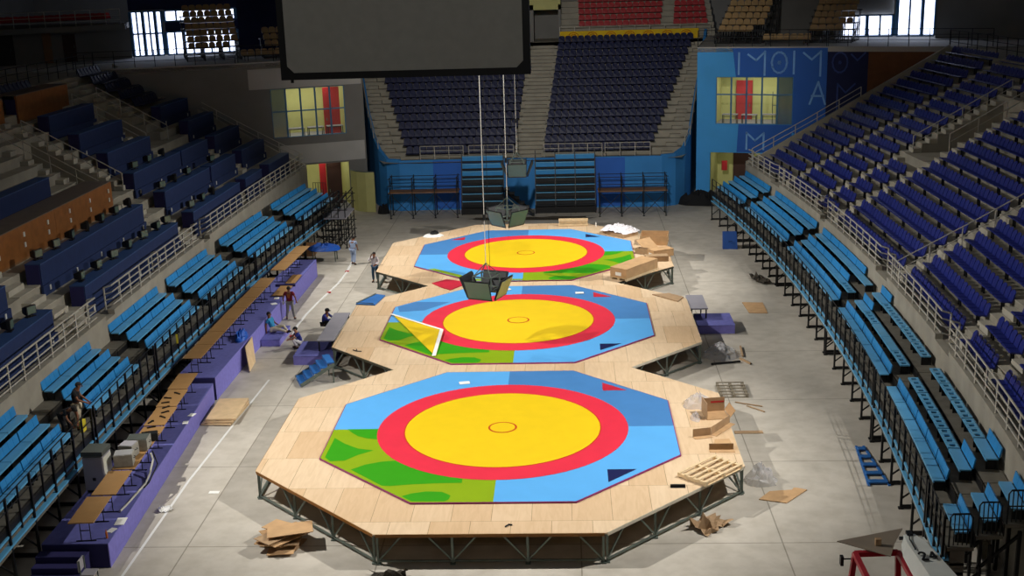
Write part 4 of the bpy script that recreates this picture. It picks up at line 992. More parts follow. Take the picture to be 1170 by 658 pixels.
# ------------------------------------------------------------------ tables
def make_table(L=1.83, W=.76, H=.74):
    t = thing('folding_table', 'x', 'table', (0,0,0), 0, 'tan folding tables on the violet stage')
    part('tabletop', MB().box(-W/2,W/2,-L/2,L/2,H-.03,H), M['tabletop'], t, local=True)
    for e in (-1, 1):
        y = e*(L/2-.28); b = MB()
        for s in (-.09, .09): b.tube([(s*1.6,y,0.03),(s*1.6,y,H-.035)], .03, 6)
        b.tube([(-W/2+.08,y,.02),(W/2-.08,y,.02)], .035, 6); b.beam((-.14,y,.35),(.14,y,.35),.025)
        part('leg', b, M['black'], t, local=True)
    part('apron', MB().box(-W/2+.04,-W/2+.07,-L/2+.1,L/2-.1,H-.08,H-.03), M['black'], t, local=True)
    part('apron', MB().box(W/2-.07,W/2-.04,-L/2+.1,L/2-.1,H-.08,H-.03), M['black'], t, local=True)
    return t
T0 = make_table(); first = True
tabs = [(-12.18,-7.4,.82,.8,'nearest of all, alone at the front end'), (-12.22,-5.45,.8,.8,'second from the front, beside the grey cabinet'), (-12.3,-3.5,.78,.8,'third from the front, carrying boxed equipment'), (-12.38,-1.6,.78,.8,'fourth from the front, scattered with small black tools'),
        (-12.55,.35,.75,.8,'fifth from the front, with a few black tools'), (-12.72,2.25,.75,.8,'sixth from the front, nearly empty'), (-12.9,4.15,.75,.8,'seventh from the front, last on the low stage')]
for k in range(7): tabs.append((-13.2+(.0 if k < 4 else .03*(k-3)), 7.3+1.86*k, 0, 1.0, f'{ORD[k]} from the near end of the long row on the higher stage'))
for k in range(3): tabs.append((-12.95+.07*k, 21.9+1.86*k, 0, 1.0, f'{ORD[k]} of the three at the far end of the higher stage'))
for k, (x, y, _, z, lb) in enumerate(tabs):
    rz = R(3.5) if z < .9 else (R(0) if k < 14 else R(-2.5))
    if k == 0: T0.location = (x, y, z); T0.rotation_euler = (0,0,R(4)); T0['label'] = 'tan folding table, '+lb
    else: dup(T0, (x, y, z), rz, 'tan folding table, '+lb)
for k, (x0,x1,y0,y1,lb) in enumerate(((-12.7,-12.05,18.3,20.2,'folded tan table lying flat behind the person in maroon'),(-12.55,-12.05,20.7,22.5,'folded tan table lying flat near the far end of the stage'))):
    t = thing('folded_table', lb, 'table', ((x0+x1)/2,(y0+y1)/2,1.0), 0)
    part('tabletop', MB().box(x0,x1,y0,y1,1.05,1.085), M['tabletop'], t); part('leg', MB().box(x0+.08,x1-.08,y0+.15,y0+.22,1.002,1.048).box(x0+.08,x1-.08,y1-.22,y1-.15,1.002,1.048), M['black'], t)
solo('dark_beam', MB().box(-13.0,-11.95,20.3,20.42,1.002,1.12), M['violet_dk'], 'dark bar lying between two flat folded tables', 'bar')
# equipment and small tools on the tables
zt = .8+.742
def eq(name, label, x, y, z, w, l, h, m, rz=0, top=None, cat='equipment', knobs=0):
    t = thing(name, label, cat, (x,y,z), rz)
    part('case', MB().box(-w/2,w/2,-l/2,l/2,.02,h), M[m], t, local=True)
    part('lid', MB().box(-w/2+.02,w/2-.02,-l/2+.02,l/2-.02,h,h+.02), M[top or m], t, local=True)
    for s in (-1,1): part('foot', MB().box(s*w*.4-.03,s*w*.4+.03,-l*.4,l*.4,0,.02), M['black'], t, local=True)
    part('handle', MB().tube([(w/2+.005,-.08,h*.6),(w/2+.05,-.06,h*.6),(w/2+.05,.06,h*.6),(w/2+.005,.08,h*.6)], .02, 5), M['black'], t, local=True)
    return t
eq('equipment_case', 'grey plastic-covered machine on the third front table, near end', -12.3, -4.05, zt, .6, .5, .42, 'equip', .2, 'plastic'); eq('equipment_case', 'grey machine in the middle of the third front table', -12.4, -3.35, zt, .5, .5, .45, 'equip', -.1, 'cabgrey')
eq('equipment_case', 'wide grey machine where the third and fourth front tables meet', -12.3, -2.65, zt, .7, .6, .4, 'equip', .1, 'cabtop'); eq('equipment_case', 'black device beside the wide grey machine', -12.05, -2.0+.1, zt, .3, .35, .25, 'black', .3)
rnd = random.Random(4)
for k in range(9):
    x, y = -12.45-.04*k+rnd.uniform(-.2,.2), -1.3+.55*k*.9; a = rnd.uniform(0,PI); d = Vector((math.cos(a),math.sin(a),0))*.13; c = Vector((x,y,zt+.022))
    solo('hand_tool', MB().beam(c-d, c+d, .045, .04).obox(c+d, (.09,.06,.04)), M['black'], f'small black hand tool, {ORD[k]} along the front tables past the machines', 'tool', 'black tools on the front tables')
t = thing('cable_bundle', 'pale tangled cable hanging from the third front table to the stage', 'cable', (-11.7,-4.3,.8))
part('cable', MB().tube([(-11.8,-3.0,1.5),(-11.7,-3.1,1.3),(-11.72,-3.5,.95),(-11.7,-4.0,.84),(-11.72,-4.6,.84),(-11.75,-5.4,.84),(-11.8,-6.1,.84)], .07, 6), M['cord'], t); part('cable', MB().tube([(-11.8,-2.8,1.5),(-11.6,-3.0,1.1),(-11.62,-3.9,.83),(-11.64,-4.3,.83)], .05, 5), M['black'], t, label='black cable')
for k, (x,y,w,l,rz,z,lb) in enumerate(((-11.55,-6.75,.3,.5,.1,.8,'crumpled white papers on the violet stage beside the front tables'),(-11.62,-7.35,.2,.3,-.3,.8,'small white sheet on the stage near the first table'),(-12.05,1.5,.2,.3,.2,.8,'white sheet on the stage under the fifth front table'),(-12.05,2.3,.22,.3,-.2,.8,'white sheet on the stage under the sixth front table'),(-12.3,17.0,.3,.3,.6,1.0,'white paper on the higher stage near the person in maroon'),(-12.4,18.0,.25,.3,.1,1.0,'white paper on the higher stage beside a flat folded table'))):
    solo('paper_sheet', MB().obox((x,y,z+.012),(w,l,.015),Matrix.Rotation(rz,3,'Z')), M['paper'], lb, 'paper')
solo('bottle', MB().beam((-11.58,-7.85,.8),(-11.58,-7.85,1.0),.07,n=8).beam((-11.58,-7.85,1.0),(-11.58,-7.85,1.08),.03,n=8), M['orange'], 'small bottle on the front corner of the violet stage', 'bottle')
t = thing('sack', 'bright blue sack lying under the long table row', 'sack', (-12.65, 11.6, 1.0)); part('cloth', film(-12.5, 11.45, 1.003, .28, .75, .3, .1), M['tarp'], t); part('neck', MB().ball((-12.45,10.75,1.11),(.14,.12,.1)), M['tarp'], t)
# grey cabinet beside the tables
t = thing('metal_cabinet', 'grey metal cabinet with dark top beside the front tables', 'cabinet', (-13.12,-4.3,.8))
def cbox(a,b_,c,d,e,f): return MB().box(-13.12+a*.85,-13.12+b_*.85,-4.3+c*.9,-4.3+d*.9,e+.1,f-.1)
part('body', cbox(-.4,.4,-.38,.4,.8,2.15), M['cabgrey'], t); part('top', cbox(-.42,.42,-.42,.42,2.15,2.2), M['cabtop'], t, label='dark top'); part('door', cbox(-.37,.37,-.405,-.385,.86,2.1), M['cabgrey'], t); part('handle', cbox(-.06,.06,-.43,-.406,1.25,1.35), M['black'], t)
part('side_panel', cbox(.401,.412,-.36,.38,.84,2.12), M['cablit'], t); part('plinth', cbox(-.36,.36,-.34,.36,.705,1.0), M['black'], t)  # paler side panel: the light falling on it is put into its colour
# dark steps and chair at the very front of the stage
t = thing('dark_steps', 'dark blue carpeted steps at the front end of the violet stage', 'steps', (-12.8,-9.0,0))
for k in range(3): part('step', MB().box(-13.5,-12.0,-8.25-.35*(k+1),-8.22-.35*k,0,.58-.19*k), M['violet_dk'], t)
t = thing('stacking_chair', 'grey chair back showing beside the dark steps', 'chair', (-11.6,-9.3,0))
part('seat', MB().box(-11.8,-11.4,-9.5,-9.1,.44,.47), M['cabgrey'], t); part('backrest', MB().box(-11.84,-11.81,-9.5,-9.1,.55,.9), M['cabgrey'], t)
for x in (-11.79,-11.43):
    for y in (-9.47,-9.13): part('leg', MB().beam((x,y,0),(x,y,.9 if x < -11.6 else .44),.03), M['steel'], t)
# ------------------------------------------------------------------ hung things
def cluster(label, loc, rz, s=1.5, mons=4):
    t = thing('hanging_monitor_cluster', label, 'monitors', loc, rz, 'monitor clusters hung over the mats')
    for k in range(mons):
        a = PI/2*k; rot = Matrix.Rotation(a,3,'Z')
        # each monitor: a tilted screen, reflection in its colour, in a deep shell, leaning outward at the top
        W = s*.40; tp, bt, H = .70*s, .46*s, .64*s
        P = lambda x, d, z: rot @ Vector((x, -d, z))
        scr = [P(-W*.93,bt+.005,-H/2+.05),P(W*.93,bt+.005,-H/2+.05),P(W,tp+.005,H/2-.06),P(-W,tp+.005,H/2-.06)]
        n = (scr[1]-scr[0]).cross(scr[3]-scr[0]).normalized()
        f = MB()
        front = [P(-W*1.0,bt,-H/2),P(W*1.0,bt,-H/2),P(W*1.07,tp,H/2),P(-W*1.07,tp,H/2)]
        back = [P(-W*.9,bt-.07,-H/2+.05),P(W*.9,bt-.07,-H/2+.05),P(W*.95,tp-.1,H/2-.03),P(-W*.95,tp-.1,H/2-.03)]
        f.add(front+back, [(0,1,2,3),(7,6,5,4),(0,4,5,1),(1,5,6,2),(2,6,7,3),(3,7,4,0)])
        m_ = part('monitor', f, M['crt'], t, local=True)
        part('screen', MB().slab(scr, n, .012), M['screen'], m_, local=True)
    f = MB(); h = s*.36
    for z in (s*.34, -.1):
        c = [Vector((x*s*.3,y*s*.3,z)) for x, y in ((-1,-1),(1,-1),(1,1),(-1,1))]
        for a, b_ in zip(c, c[1:]+c[:1]): f.beam(a, b_, .05)
    for x, y in ((-1,-1),(1,-1),(1,1),(-1,1)): f.beam((x*s*.3,y*s*.3,-.1),(x*s*.3,y*s*.3,s*.34),.05); f.beam((x*s*.3,y*s*.3,s*.34),(0,0,s*.72),.03)
    part('frame', f, M['steel'], t, local=True)
    top = 25-loc[2]
    part('cable', MB().beam((0,0,s*.72),(0,0,top),.034,n=5), M['cord'], t, local=True); part('cable', MB().beam((.14,.1,s*.5),(.14,.1,top),.02,n=5), M['black'], t, local=True)
    part('weight', MB().beam((0,0,s*.9+1.6),(0,0,s*.9+1.85),.12,n=8), M['black'], t, local=True)
    return t
cluster('hanging cluster of dark monitors over the middle mat, nearest of the three', (-1.05, 9.2, 3.85), R(-22), 1.42)
cluster('hanging cluster of dark monitors over the farthest mat, two screens in a V', (-.72, 22.2, 4.15), R(45), 1.42)
cluster('small hanging monitor cluster in front of the far bleachers', (-.68, 35.2, 4.5), R(2), 1.45)
t = thing('hanging_screen', 'large blank grey projection screen with black border hanging at the top', 'screen', (-.45,-18.2,15.3))
x0, x1, zb, yS = -2.74, 1.83, 15.245, -18.2
b = MB(); c = .12
P = [(x0+.13,zb+.13+c),(x0+.13+c,zb+.13),(x1-.13-c,zb+.13),(x1-.13,zb+.13+c),(x1-.13,zb+3.3),(x0+.13,zb+3.3)]
part('screen_face', MB().slab([(x,yS-.012,z) for x, z in P], (0,-1,0), .01), M['screenface'], t); part('frame', MB().box(x0,x1,yS,yS+.35,zb,zb+3.45), M['black'], t)
for x in (x0+.6, x1-.6): part('cable', MB().beam((x,yS+.15,zb+3.45),(x,yS+.15,25),.05,n=6), M['black'], t)
part('bracket', MB().beam((x0+.18,yS+.1,zb),(x0+.18,yS+.1,zb-.06),.05), M['black'], t)

# ------------------------------------------------------------------ far end: folded bleachers, scaffolds, curtain heap
def farbleacher(label, x0, x1, n, top, low=0):
    t = thing('folded_bleacher', label, 'bleacher', ((x0+x1)/2, 43.6, 0), 0, 'folded bleachers under the far stand')
    w = (x1-x0)/n
    for j in range(7):
        z = .62+.5*j; y = 42.75+.2*j
        if z > top: break
        part('deck', MB().box(x0,x1,y-.02,44.0,z-.1,z), M['darksteel'], t)
        for i in range(n):
            if j == 6 and i < low: continue
            xa = x0+w*i+.03; o = part('bench', MB().box(xa,x0+w*(i+1)-.03,y+.02,y+.14,z+.02,z+.36), M['sky_seat'] if j > 3 else M['darksteel'], t)
            part('bench_edge', MB().box(xa,x0+w*(i+1)-.03,y-.01,y+.018,z+.30,z+.36), M['sky_pan'], o)
    b = MB()
    for i in range(n+1): x = x0+w*i; b.beam((x,42.72,0),(x,42.72,.6),.09); b.beam((x,42.75,.6),(x,44.0,top+.4),.06)
    part('frame', b, M['black'], t); part('base', MB().box(x0,x1,42.8,44.0,0,.45), M['black'], t)
    return t
farbleacher('folded blue bleacher left of the stairs, half hidden behind the hanging monitor', -4.95, -2.0, 2, 3.9); farbleacher('folded blue bleacher right of the stairs, with higher seats on its right', .25, 4.45, 3, 3.9, low=1)
def scaffold(label, x0, x1, y0, y1, H, bays, levels, plank=True, m='darksteel', nm='scaffold'):
    t = thing(nm, label, 'scaffold', ((x0+x1)/2,(y0+y1)/2,0))
    for i in range(bays+1):
        x = x0+(x1-x0)*i/bays
        for y in (y0,y1): part('upright', MB().beam((x,y,0),(x,y,H),.06,n=6).obox((x,y,.02),(.15,.15,.04)), M[m], t)
        b = MB()
        for z in levels: b.beam((x,y0,z),(x,y1,z),.045)
        part('transom', b, M[m], t)
    for z in levels:
        for y in (y0,y1): part('ledger', MB().beam((x0-.15,y,z),(x1+.15,y,z),.05,n=6), M[m], t)
    b = MB()
    for i in range(bays):
        xa, xb = x0+(x1-x0)*i/bays, x0+(x1-x0)*(i+1)/bays; b.beam((xa,y0,.15),(xb,y0,levels[0]),.035); b.beam((xb,y0,.15),(xa,y0,levels[0]),.035)
    part('brace', b, M[m], t)
    if plank: part('plank', MB().box(x0-.1,x1+.1,y0+.03,y1-.03,levels[0]+.03,levels[0]+.1), M['woodfloor'], t)
    return t
scaffold('long dark scaffold with a plank deck left of the folded bleachers', -9.9, -5.2, 41.9, 43.2, 2.9, 3, (1.75, 2.3, 2.8)); scaffold('long dark scaffold with a plank deck right of the folded bleachers', 4.7, 9.25, 41.2, 42.5, 2.85, 3, (1.7, 2.25, 2.75))
t = scaffold('black scaffold tower at the far end of the left bleachers', -12.8, -11.5, 33.2, 36.3, 3.1, 3, (.6, 1.2, 2.45, 2.95), plank=False, m='black', nm='scaffold_tower')
part('deck', MB().box(-12.85,-11.45,33.15,36.35,1.88,1.96), M['stagegrey'], t, label='pale top deck')
b = MB()
for y in (34.2, 35.2): 
    for x in (-12.8,-12.4,-12.0,-11.5): b.beam((x,y,0),(x,y,1.9),.05)
for z in (.35,.9,1.5): b.beam((-12.8,33.2,z),(-11.5,33.2,z),.04); b.beam((-11.5,33.2,z),(-11.5,36.3,z),.04)
b.beam((-12.8,33.2,1.96),(-11.5,36.3,3.3),.05); part('frame', b, M['black'], t)
t = thing('curtain_heap', 'dark bundled curtain heap on the floor at the far right corner', 'curtain', (12.3, 45.2, 0))
part('cloth', film(12.0, 45.0, .004, 1.7, .85, .85, -.2), M['blackc'], t); part('cloth', film(13.1, 44.6, .004, .7, .5, .5, .3), M['blackc'], t)
stair('access_stairs', 'dark access stairs between the two folded bleachers', (.15,42.15,0), (-1,0), 6, .34, .33, .8, 'deckgrey', 'darksteel')
# lime partition by the left doorway
t = thing('curved_partition', 'yellow-green curved partition between the left doorway and the far stand', 'partition', (-12.0, 45, 0))
b = MB(); pp = [(-13.25,45.6),(-12.7,44.9),(-12.0,44.5),(-11.35,44.4)]
for p, q in zip(pp, pp[1:]): wallrun(b, p, q, .08, 0, 2.9)
part('panel', b, M['limewall'], t); part('cap', MB().tube([(*p,2.93) for p in pp], .08, 6), M['steel'], t)
solo('dark_sack', film(-10.7,43.9,.004,.45,.35,.55,0), M['blackc'], 'dark sack on the floor at the end of the curved partition', 'sack')
railing('crowd_barrier', 'small metal barrier standing at the end of the left bleachers', [(-14.9,40.2,1.9),(-14.0,40.0,1.9)], 1.1, (1,.2), .2, .035, 'darksteel')
crumple('debris', 'dark debris scattered before the far bleachers', .2, 40.9, 8, .8, 0, 'dirt', 31, 'debris', .05)

# ------------------------------------------------------------------ rooms behind the corner walls
def room(nm, p0, d, s0, s1, z0, z1, depth, lights, m='limewall'):
    n = Vector((-d.y, d.x, 0)); n = n if n.y > 0 else -n
    o = Vector((*p0, 0)); A = o+d*s0+n*.3; B = o+d*s1+n*.3; C = B+n*depth; D = A+n*depth
    up_ = lambda v, z: Vector((v.x, v.y, z))
    b = MB(); b.poly([up_(D,z0),up_(C,z0),up_(C,z1),up_(D,z1)]); b.poly([up_(A,z0),up_(D,z0),up_(D,z1),up_(A,z1)]); b.poly([up_(B,z0),up_(C,z0),up_(C,z1),up_(B,z1)]); b.poly([up_(A,z1),up_(B,z1),up_(C,z1),up_(D,z1)])
    struct('wall_'+nm, b, M[m]); struct('floor_'+nm, MB().poly([up_(A,z0+.01),up_(B,z0+.01),up_(C,z0+.01),up_(D,z0+.01)]), M['stagegrey'])
    c = (A+C)/2; L = bpy.data.lights.new(nm+'_lamp', 'AREA'); L.shape = 'RECTANGLE'; L.size = (s1-s0)*.7; L.size_y = depth*.5; L.energy = lights; L.color = (1., 1., .82)
    lo = bpy.data.objects.new(nm+'_lamp', L); COL.objects.link(lo); lo.location = (c.x, c.y, z1-.05); lo.rotation_euler = (0,0,math.atan2(d.y,d.x))
    return n
nR = room('right_window_room', RW0, RWd, 1.1, 7.0, 5.3, 9.0, 4.0, 85); nL = room('left_window_room', LW0, LWd, 1.1, 6.9, 5.3, 9.2, 4.0, 95)
nR2 = room('right_corridor', RW0, RWd, .8, 5.5, 0, 3.6, 4.5, 28); nL2 = room('left_corridor', LW0, LWd, 1.1, 4.9, 0, 3.6, 4.5, 45)
def window(nm, p0, d, n, s0, s1, z0, z1, cols, zr, dark=()):
    """frame bars and panes set in the opening"""
    t = bpy.data.objects.new(nm, None); COL.objects.link(t); t['kind'] = 'structure'; WM[t.name] = Matrix.Identity(4)
    o = Vector((*p0,0))+n*.12; g = lambda s, z: o+d*s+Vector((0,0,z))
    f = MB()
    ss = [s0+(s1-s0)*i/cols for i in range(cols+1)]
    for s in ss: f.beam(g(s,z0), g(s,z1), .11)
    for z in (z0, z1, *zr): f.beam(g(s0,z), g(s1,z), .09)
    part('window_frame', f, M['frameblue'], t)
    for i in range(cols): part('pane', MB().poly([g(ss[i],z0),g(ss[i+1],z0),g(ss[i+1],z1),g(ss[i],z1)]), M['bluepane'] if i in dark else M['glass'], t)
    return t
window('window_1', RW0, RWd, nR, 1.35, 6.75, 5.5, 8.85, 5, (7.6,), (4,)); window('window_2', LW0, LWd, nL, 1.35, 6.6, 5.55, 9.0, 5, (7.4,), (4,))
def inroom(p0, d, n, s, dep): v = Vector((*p0,0))+d*s+n*(.3+dep); return v
def rdesk(p0, d, n, s, dep, z, w, lb):
    c = inroom(p0,d,n,s,dep); t = thing('office_desk', lb, 'desk', (c.x,c.y,z), math.atan2(d.y,d.x))
    part('desk_top', MB().box(-w/2,w/2,-.35,.35,.71,.75), M['stagegrey'], t, local=True)
    for x in (-w/2+.05,w/2-.05):
        for y in (-.3,.3): part('leg', MB().beam((x,y,0),(x,y,.71),.05), M['black'], t, local=True)
    part('rail', MB().beam((-w/2+.05,-.3,.6),(w/2-.05,-.3,.6),.04), M['black'], t, local=True)
for s, lb in ((2.0,'office desk behind the right pane edge of the left window'),(3.4,'office desk in the middle of the left lit window room'),(4.8,'office desk nearest the dark pane of the left window')): rdesk(LW0, LWd, nL, s, .8, 5.31, 1.15, lb)
for s, dp, lb in ((2.2,1.0,'office desk by the red door of the right lit window room'),(3.6,.9,'office desk in the middle of the right lit window room'),(5.0,1.2,'office desk under the rack in the right window room')): rdesk(RW0, RWd, nR, s, dp, 5.31, 1.1, lb)
def rdoor(nm, p0, d, n, s0, s1, dep, z0, z1, m):
    a = inroom(p0,d,n,s0,dep-.06); c = inroom(p0,d,n,s1,dep-.06)
    t = bpy.data.objects.new(nm, None); COL.objects.link(t); t['kind'] = 'structure'; WM[t.name] = Matrix.Identity(4)
    part('door_leaf', MB().slab([a+Vector((0,0,z0)),c+Vector((0,0,z0)),c+Vector((0,0,z1)),a+Vector((0,0,z1))], -n, .05), M[m], t)
    h = a.lerp(c,.85)-n*.12; part('door_handle', MB().beam(h+Vector((0,0,z0+.95)),h+Vector((0,0,z0+1.15)),.06), M['steel'], t)
rdoor('door_1', RW0, RWd, nR, 2.2, 3.4, 4.0, 5.32, 8.2, 'redpaint'); rdoor('door_2', LW0, LWd, nL, 1.3, 2.5, 2.2, 5.32, 8.7, 'redpaint')
rdoor('door_3', RW0, RWd, nR2, 2.0, 3.5, 4.5, 0, 3.2, 'darkdoor'); rdoor('door_4', LW0, LWd, nL2, 1.5, 2.6, 2.2, 0, 3.3, 'darkdoor'); rdoor('door_5', LW0, LWd, nL2, 2.6, 3.1, 2.4, 0, 3.3, 'redpaint')
a = inroom(RW0, RWd, nR2, 1.55, 3.0)
t = thing('extinguisher_box', 'red fire box on the lime wall inside the right doorway', 'box', (a.x,a.y,1.6)); part('box', MB().box(a.x-.2,a.x+.2,a.y-.12,a.y+.12,1.6,2.3), M['redpaint'], t); part('door', MB().box(a.x-.17,a.x+.17,a.y-.14,a.y-.121,1.65,2.25), M['redpaint'], t)
a = inroom(RW0, RWd, nR, 5.6, 2.0); t = thing('wire_rack', 'grey wire rack in the right lit window room', 'rack', (a.x,a.y,5.31)); b = MB()
for x in (-.5,0,.5): part('upright', MB().beam((a.x+x,a.y,5.31),(a.x+x,a.y,7.6),.05), M['steel'], t)
for z in (5.9,6.6,7.3): part('shelf', MB().box(a.x-.52,a.x+.52,a.y-.2,a.y+.2,z,z+.03), M['steel'], t)

# ------------------------------------------------------------------ upper corners: temporary stands, daylight windows, balcony rails
CZ0 = ZC+.08
def balrail(label, pts): return railing('balcony_railing', label, [(x,y,ZC+.08) for x, y in pts], 1.15, (1,.68,.36), 1.3, .05, 'darksteel', 'dark railings of the upper concourse')
balrail('dark railing on the upper edge above the blue symbol wall', [(11.95,47.15),(20.5,44.7)]); balrail('dark railing on the upper edge above the brown wall', [(20.6,44.7),(30.5,41.0)])
balrail('dark railing on the upper edge above the left lit window', [(-20.2,43.4),(-12.2,46.5)]); balrail('dark railing before the bright left daylight window', [(-30.8,40.8),(-20.4,43.4)])
balrail('dark railing at the top of the right stand', [(xR(y)+13.2,y) for y in (22,30,34,40.5)]); balrail('dark railing at the top of the left stand', [(xL(y)-13.2,y) for y in (16,24,32,40)])
def tempstand(label, cx, cy, rz, w, n, seatlen, side):
    t = thing('temporary_stand', 'dark stepped temporary '+label, 'stand', (cx,cy,ZC+.08), rz)
    for k in range(n):
        z = .5+.42*k; y = .8*k
        part('deck', MB().box(-w/2,w/2,y,y+.8,z-.06,z), M['darksteel'], t, local=True)
        b = MB()
        for x in (-w/2+.1,-w/6,w/6,w/2-.1): b.beam((x,y+.1,0),(x,y+.1,z-.06),.06); b.beam((x,y+.1,0),(x,y+.75,z-.06),.035)
        b.beam((-w/2+.1,y+.1,.03),(w/2-.1,y+.1,.03),.04); part('frame', b, M['black'], t, local=True)
    mt = Matrix.Translation((cx,cy,ZC+.08)) @ Matrix.Rotation(rz,4,'Z')
    for k in range(n):
        z = .5+.42*k; y = .8*k+.7; x0 = -w/2+.2+side*.0; a = mt @ Vector((-w/2+.25,y,z)); c = mt @ Vector((-w/2+.25+seatlen*(1 if k else .8),y,z))
        seat_row('temporary_seat_row', f'tan seat row, {ORD[k]} up on the {label}', 'tan seat rows of the temporary stands', a, c, SEATT, legs=False)
    return t
tempstand('stand over the blue symbol wall', 15.0, 49.2, R(-22), 3.6, 8, 3.2, 1)
tempstand('stand over the navy corner wall', 21.2, 47.6, R(-22), 3.4, 5, 2.9, 1)
tempstand('stand before the left daylight windows', -22.6, 46.2, R(20), 4.0, 7, 3.6, 1)
tempstand('stand partly behind the hanging screen', -17.6, 47.6, R(20), 3.6, 3, 3.1, 1)
seat_row('temporary_seat_row', 'single tan seat row standing on the upper floor over the blue wall', 'tan seat rows of the temporary stands', (16.6,47.6,CZ0), (19.8,46.6,CZ0), SEATT)
seat_row('temporary_seat_row', 'tan seat row on the upper floor beside the hanging screen', 'tan seat rows of the temporary stands', (-20.5,45.4,CZ0), (-17.8,46.4,CZ0), SEATT)
def dwin(nm, p, q, z0, z1, cols, rows):
    p = Vector((*p,0)); q = Vector((*q,0)); t = bpy.data.objects.new(nm, None); COL.objects.link(t); t['kind'] = 'structure'; WM[t.name] = Matrix.Identity(4)
    f = MB()
    for i in range(cols+1): v = p.lerp(q, i/cols); f.beam(v+Vector((0,0,z0)), v+Vector((0,0,z1)), .22 if i % 2 == 0 else .12)
    for i in range(rows+1): z = z0+(z1-z0)*i/rows; f.beam(p+Vector((0,0,z)), q+Vector((0,0,z)), .12)
    part('window_frame', f, M['frameblue'], t)
    n = Vector((-(q-p).y,(q-p).x,0)).normalized(); n = n if n.y > 0 else -n
    for i in range(cols): a, c = p.lerp(q,i/cols)+n*.08, p.lerp(q,(i+1)/cols)+n*.08; part('pane', MB().poly([a+Vector((0,0,z0)),c+Vector((0,0,z0)),c+Vector((0,0,z1)),a+Vector((0,0,z1))]), M['daylight'], t)
CZ = ZC+.08
dwin('window_3', (26.7,50.4), (29.2,49.6), CZ+.2, CZ+5.5, 3, 2); dwin('window_4', (22.9,51.4), (26.5,50.6), CZ+.2, CZ+1.7, 4, 1)
dwin('window_5', (-30.3,51.4), (-28.2,52.2), CZ+.1, CZ+3.4, 5, 2); dwin('window_6', (-28.0,52.3), (-23.0,54.2), CZ+.1, CZ+1.8, 8, 1); dwin('window_7', (-28.0,52.3), (-23.0,54.2), CZ+2.6, CZ+3.4, 6, 1)
b = MB(); wallrun(b, (29.3,49.6), (37.0,44.6), .25, CZ, CZ+8); wallrun(b, (22.6,51.6), (18.5,57), .25, CZ, CZ+8); wallrun(b, (22.7,51.7), (26.6,50.9), .2, CZ+1.75, CZ+8); struct('wall_right_concourse', b, M['concrete_dk'])
b = MB(); wallrun(b, (37.0,44.6), (39.5,30.0), .25, CZ, CZ+8); struct('wall_right_concourse_side', b, M['plaster'])
rd = MB(); rd.box(37.6,38.6,42.2,42.4,CZ,CZ+2.6); t = thing('red_cabinet', 'red cabinet against the pale wall at the top right corner', 'cabinet', (36.8,41.5,CZ)); part('body', MB().box(36.4,37.3,41.0,42.0,CZ,CZ+2.4), M['redpaint'], t); part('door', MB().box(36.35,36.39,41.1,41.9,CZ+.1,CZ+2.3), M['redpaint'], t); part('handle', MB().box(36.3,36.34,41.15,41.2,CZ+1,CZ+1.3), M['black'], t)
b = MB(); wallrun(b, (-44,43.0), (-30.4,51.2), .25, CZ, CZ+2.25); struct('wall_left_concourse', b, M['concrete_dk'])
b = MB(); wallrun(b, (-22.9,54.3), (-15.,62), .25, CZ, CZ+8); wallrun(b, (-28.0,52.35), (-22.9,54.35), .2, CZ+1.86, CZ+2.54); wallrun(b, (-28.0,52.35), (-22.9,54.35), .2, CZ+3.47, CZ+8); wallrun(b, (-30.4,51.4), (-28.0,52.35), .2, CZ+3.5, CZ+8); struct('wall_left_concourse_far', b, M['wallnavy'])
slabz('floor_upper_balcony_left', [(-45,41.2),(-30.3,50.1),(-31.2,53.5),(-45,54)], CZ+2.6, .4, M['concrete_dk'])
railing('balcony_railing', 'pale railing of the upper balcony at the top left corner', [(-43.4,42.4,CZ+2.6),(-30.6,50.15,CZ+2.6)], 1.1, (1,.6,.3), 1.1, .06, 'rail')
for k in range(2): seat_row('red_seat_row', f'dark red seat row on the upper left balcony, {ORD[k]} from its railing', 'red seat rows on the upper left balcony', (-42.5,45.+.9*k,CZ+2.61), (-32.,51.0+.9*k,CZ+2.61), SEATR, legs=False)
def door_at(nm, x, y, a, w, h, m):
    t = bpy.data.objects.new(nm, None); COL.objects.link(t); t['kind'] = 'structure'; WM[t.name] = Matrix.Identity(4)
    d = Vector((math.cos(a),math.sin(a),0)); n = Vector((d.y,-d.x,0)); p = Vector((x,y,CZ))
    part('door_leaf', MB().slab([p,p+d*w,p+d*w+Vector((0,0,h)),p+Vector((0,0,h))], n, .06), M[m], t); q = p+d*w*.85+n*.1; part('door_handle', MB().beam(q+Vector((0,0,1)),q+Vector((0,0,1.2)),.05), M['steel'], t)
wa = math.atan2(8.2,13.6)
def wd(s): return -44+math.cos(wa)*s, 43.0+math.sin(wa)*s-.04
door_at('door_6', *wd(11.0), wa, .9, 2.0, 'darkdoor'); door_at('door_7', *wd(9.6), wa, .6, 2.2, 'woodfloor'); door_at('door_8', *wd(6.0), wa, 1.6, 2.3, 'black')
t = thing('orange_sign', 'orange sign on the dark wall beside the hanging screen', 'sign', (-20.5,52.9,CZ+4.2)); part('board', MB().box(-21.4,-19.4,52.8,52.9,CZ+4.2,CZ+5.4), M['orange'], t); part('print', MB().box(-20.9,-20.0,52.78,52.799,CZ+4.5,CZ+5.1), M['black'], t)

